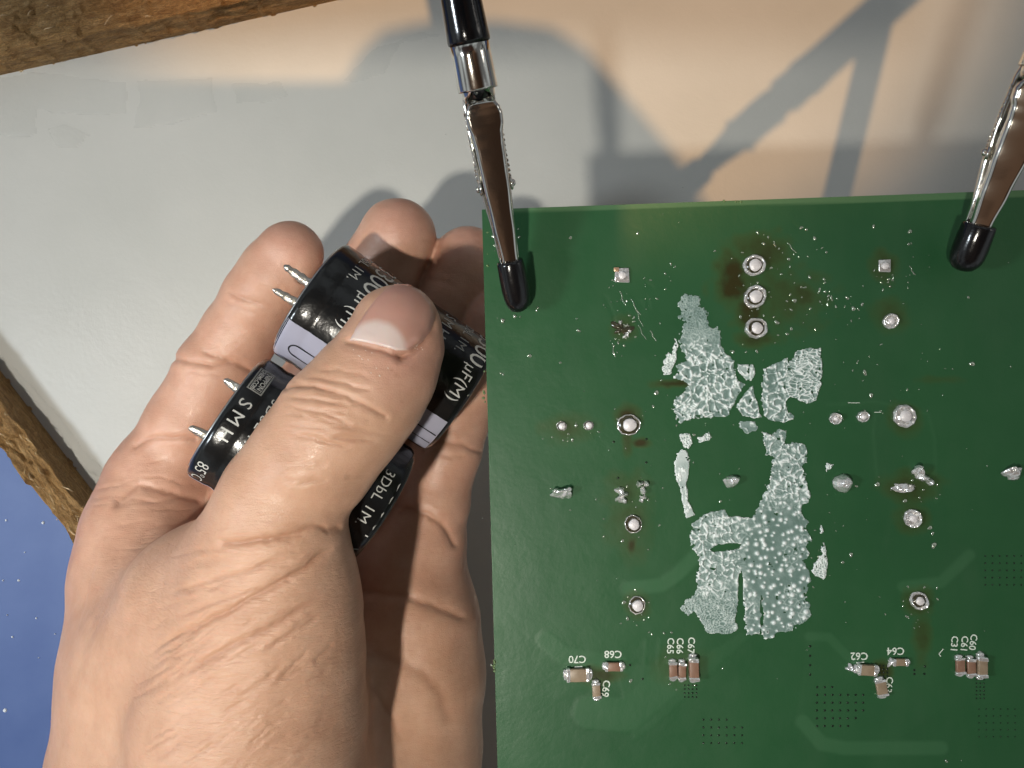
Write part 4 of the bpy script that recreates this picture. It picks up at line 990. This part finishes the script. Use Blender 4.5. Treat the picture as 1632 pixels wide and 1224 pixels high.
# flakes of dry skin
fv = []
for (cx, cy, sx, sy, n_) in ((475, 608, 14, 8, 22), (575, 562, 18, 6, 8), (666, 554, 8, 6, 7), (598, 590, 14, 10, 4), (500, 595, 12, 5, 6)):
    for k in range(n_):
        x = random.gauss(cx, sx); y = random.gauss(cy, sy); dr = P(x, y, 1.0)-o_; hit = bvh.ray_cast(o_, dr.normalized())
        if hit[0] is None: continue
        p = hit[0]; s = random.uniform(.004, .011); a = random.uniform(0, 3); nn = hit[1]; t1 = nn.orthogonal().normalized(); t2 = nn.cross(t1)
        pts = [p+t1*s*c1+t2*s*2*c2+nn*c3*s for c1, c2, c3 in ((1, 0, 0), (.3, 1, .5), (-1, .2, 0), (-.2, -1, .6), (0, 0, .9))]
        fv.append(([tuple(q) for q in pts], [(0, 1, 4), (1, 2, 4), (2, 3, 4), (3, 0, 4)]))
v, f = join(fv); tag(mesh_obj('skin_flakes', v, f, M['flake'], hand_o), kind='stuff')
print('hand done', time.time()-T0)

# ------------------------------------------------------------------ alligator clips
def channel(stations, th=.035, r=.055, seg=5):
    rings = []
    for (y, w, z, dep) in stations:
        rr = min(r, w*.55); outer = []
        outer.append((-w, y, z-dep))
        for k in range(seg+1): a = PI-k*PI/2/seg; outer.append((-w+rr+rr*math.cos(a), y, z-rr+rr*math.sin(a)))
        for k in range(seg+1): a = PI/2-k*PI/2/seg; outer.append((w-rr+rr*math.cos(a), y, z-rr+rr*math.sin(a)))
        outer.append((w, y, z-dep))
        w2 = max(w-th, .01); r2 = max(rr-th*.5, .005); inner = [(w2, y, z-dep)]
        for k in range(seg+1): a = k*PI/2/seg; inner.append((w2-r2+r2*math.cos(a), y, z-th-r2+r2*math.sin(a)))
        for k in range(seg+1): a = PI/2+k*PI/2/seg; inner.append((-w2+r2+r2*math.cos(a), y, z-th-r2+r2*math.sin(a)))
        inner.append((-w2, y, z-dep)); rings.append(outer+inner)
    return loft(rings)
def smoothst(st, n=6):
    out = []
    for a, b in zip(st[:-1], st[1:]):
        for k in range(n): t_ = k/n; s = t_*t_*(3-2*t_); out.append(tuple(a[0]+(b[0]-a[0])*t_ if i_ == 0 else a[i_]+(b[i_]-a[i_])*s for i_ in range(4)))
    out.append(st[-1]); return out
def clip(tip, rear, roll, label, tail=9.0, fat=1.0):
    d = (rear-tip); L = d.length; d.normalize(); up = Vector((0, 0, 1)); zz = (up-d*up.dot(d)).normalized(); xx = d.cross(zz)
    M_ = Matrix(((xx.x, d.x, zz.x, tip.x), (xx.y, d.y, zz.y, tip.y), (xx.z, d.z, zz.z, tip.z), (0, 0, 0, 1))) @ Matrix.Rotation(roll, 4, 'Y') @ Matrix.Diagonal((fat, 1, fat, 1))
    root = empty('alligator_clip', M_); tag(root, label, 'clip', 'alligator clips gripping the circuit board')
    k = L/4.0
    up_st = smoothst([(.25*k, .10, .12, .12), (.67*k, .118, .145, .17), (1.2*k, .150, .175, .26), (1.75*k, .178, .205, .34), (2.15*k, .190, .225, .22), (2.34*k, .205, .235, .14), (2.48*k, .238, .24, .12), (2.58*k, .242, .24, .12), (2.66*k, .222, .238, .11), (2.72*k, .19, .235, .10), (2.755*k, .09, .23, .08)], 6)
    mesh_obj('upper_jaw', *channel(up_st), M['chrome'], root)
    low = smoothst([(.25*k, .10, -.02, .10), (.9*k, .15, -.05, .16), (1.7*k, .205, -.02, .20), (2.2*k, .225, -.04, .20), (2.7*k, .215, -.02, .18), (2.95*k, .18, .0, .16), (3.2*k, .18, .03, .16)], 5)
    v, f = channel(low); v = [(x, y, -.12-(z+.04)*.9-.10*(y/k)/2.7) for x, y, z in v]
    f = [tuple(reversed(q)) for q in f]
    mesh_obj('lower_jaw', v, f, M['chrome'], root)
    # serrated teeth along the lower jaw
    tv = []
    for e in range(14):
        y = (1.75+e*.065)*k
        for sg in (-1, 1):
            x = sg*(.222+.004*math.sin(e)); tv.append(([(x-.012, y, -.10), (x+.012, y, -.10), (x+.012, y+.045*k, -.10), (x-.012, y+.045*k, -.10), (x-.006+sg*.012, y+.02, -.02), (x+.006+sg*.012, y+.02, -.02)], [(0, 1, 2, 3), (0, 4, 5, 1), (1, 5, 2), (2, 5, 4, 3), (3, 4, 0)]))
    tag(mesh_obj('teeth', *join(tv), M['chrome'], root), kind='stuff')
    # pivot with riveted ears and coil spring
    for sg in (-1, 1):
        v, f = lathe([(-.018, .085), (.0, .095), (.018, .085)], 20); R_ = Matrix.Translation((sg*.212, 1.68*k, .0)) @ Matrix.Rotation(PI/2, 4, 'Z')
        mesh_obj('pivot_ear', *xf((v, f), R_), M['chrome'], root)
        v, f = lathe([(.0, .048), (.03, .046), (.048, .03), (.054, .006)], 16); R_ = Matrix.Translation((sg*.222, 1.68*k, .0)) @ Matrix.Rotation(-sg*PI/2, 4, 'Z')
        mesh_obj('rivet', *xf((v, f), R_), M['chrome'], root)
    rings = []
    for e in range(90):
        a = e*.42; x = -.12+.24*e/89; c = Vector((x, 1.68*k+.075*math.cos(a), .075*math.sin(a)))
        rings.append([(c.x+.016*math.cos(q), c.y+.016*math.sin(q)*math.cos(a), c.z+.016*math.sin(q)*math.sin(a)) for q in [j_*PI/3 for j_ in range(6)]])
    mesh_obj('spring', *loft(rings), M['chrome'], root)
    # throat, collar and sleeve
    zc = .02
    n = 28
    def open_tube(prof, a0, a1, th=.03):
        rings = []
        for y, r in prof:
            o_ = [(r*math.cos(a0+(a1-a0)*q/n), y, zc+r*math.sin(a0+(a1-a0)*q/n)) for q in range(n+1)]
            i_ = [((r-th)*math.cos(a1-(a1-a0)*q/n), y, zc+(r-th)*math.sin(a1-(a1-a0)*q/n)) for q in range(n+1)]
            rings.append(o_+i_)
        return loft(rings)
    mesh_obj('throat', *open_tube([(2.70*k, .16), (2.80*k, .19), (2.95*k, .21), (3.2*k, .215)], PI*1.04, PI*1.96), M['chrome'], root)
    v, f = open_tube([(2.74*k, .20), (2.86*k, .215), (2.98*k, .21), (3.2*k, .215)], -.1*PI, 1.1*PI)
    # V-shaped notch towards the jaw
    v = [(x, y+.30*k*(1-min(1, abs(x)/.20))*(y < 2.9*k)*1.0, z) for x, y, z in v]
    mesh_obj('neck', v, f, M['chrome'], root)
    v, f = lathe([(2.90*k, .240), (2.885*k, .256), (2.91*k, .262), (3.30*k, .250), (3.56*k, .250)], 40)
    v = [(x*1.0, y, zc+z) for x, y, z in v]
    mesh_obj('collar', v, f, M['chrome'], root)
    v, f = lathe([(2.76*k, .04), (2.80*k, .12), (2.95*k, .16), (3.1*k, .17)], 20); mesh_obj('screw', *xf((v, f), Matrix.Translation((0, 0, zc-.02))), M['vinyl'], root)
    v, f = lathe([(3.46*k, .252), (3.44*k, .268), (3.47*k, .276), (3.6*k, .268), (4.0*k, .25), (4.6*k, .25), (tail, .25), (tail+.02, .15)], 40)
    mesh_obj('handle_sleeve', *xf((v, f), Matrix.Translation((0, 0, zc))), M['vinyl'], root)
    # dipped vinyl tip
    rings = []
    for y, w in ((-.055, .02), (-.045, .07), (-.02, .115), (.03, .152), (.10, .180), (.18, .194), (.30, .200), (.50, .196), (.64, .188), (.675, .180), (.68, .165)):
        rings.append([(w*math.cos(a)*(1+.02*math.sin(3*a+y*7)), y*k, .06+w*.92*math.sin(a)) for a in [2*PI*q/32 for q in range(32)]])
    mesh_obj('rubber_tip', *loft(rings), M['vinyl'], root)
    return root
clip(P(826, 489, 11.24), P(733, -10, 9.75), math.radians(4), 'chrome alligator clip with black tip gripping the upper left corner of the board')
clip(P(1532, 424, 11.15), P(1722, -30, 9.6), math.radians(-14), 'chrome alligator clip gripping the top edge of the board at the far right', 9.0, 1.18)
# unseen third arm, added just above the frame to throw the long diagonal shadow
def S3(px, py, z, Wp=Vector((0.3, 5.5, 62))):
    s = P(px, py, H); t_ = (Wp.z-z)/Wp.z; return Wp+(s-Wp)*t_
o3 = clip(S3(1085, 300, 12.3), S3(1310, 100, 12.7), 0, 'unseen chrome alligator clip added above the board to throw a shadow, outside the picture', 7.5, 1.5)
o3['group'] = 'unseen clip added for its shadow'
# ------------------------------------------------------------------ the phone that takes the photo
ph = empty('phone'); ph.location = (0, 0, 21.0); tag(ph, 'dark brown cased phone held above the table, taking the picture', 'phone')
v, f = rbox(-13.6, 1.3, -.7, 6.95, 0, .9, .42, 5); mesh_obj('case', v, f, M['case'], ph)
v, f = rbox(-3.0, .8, -.5, 3.3, -.25, .05, .12, 3); mesh_obj('camera_bump', v, f, M['case'], ph)
Wp = Vector((0.3, 5.5, 62)); zz_ = 21.95
gp = [Wp+(P(x, y, H)-Wp)*((62-zz_)/62) for x, y in [(545, 140), (575, 85), (612, 50), (680, 36), (790, 34), (880, 46), (935, 82), (985, 140), (1040, 205), (1088, 262), (1125, 330), (1130, 430), (545, 430)]]
gp.reverse()
rings = []
cx_ = sum(p.x for p in gp)/len(gp); cy_ = sum(p.y for p in gp)/len(gp)
for sc_, dz_ in ((.93, -.05), (.98, .05), (1.0, .3), (.98, .5), (.9, .6)): rings.append([(cx_+(p.x-cx_)*sc_, cy_+(p.y-cy_)*sc_, .9+dz_) for p in gp])
mesh_obj('shadow_blocker', *loft(rings), M['case'], ph)  # unseen slab added on the case, its outline shaped to block the warm spot
for (x, y) in ((-.2, 2.3), (-2.0, 2.3), (-2.0, .5)):
    v, f = lathe([(0, .62), (.12, .62), (.14, .55), (.13, .1)], 32); mesh_obj('lens', *xf((v, f), Matrix.Translation((x, y, -.25)) @ Matrix.Rotation(-PI/2, 4, 'X')), M['lens'], ph)
print('all', time.time()-T0)
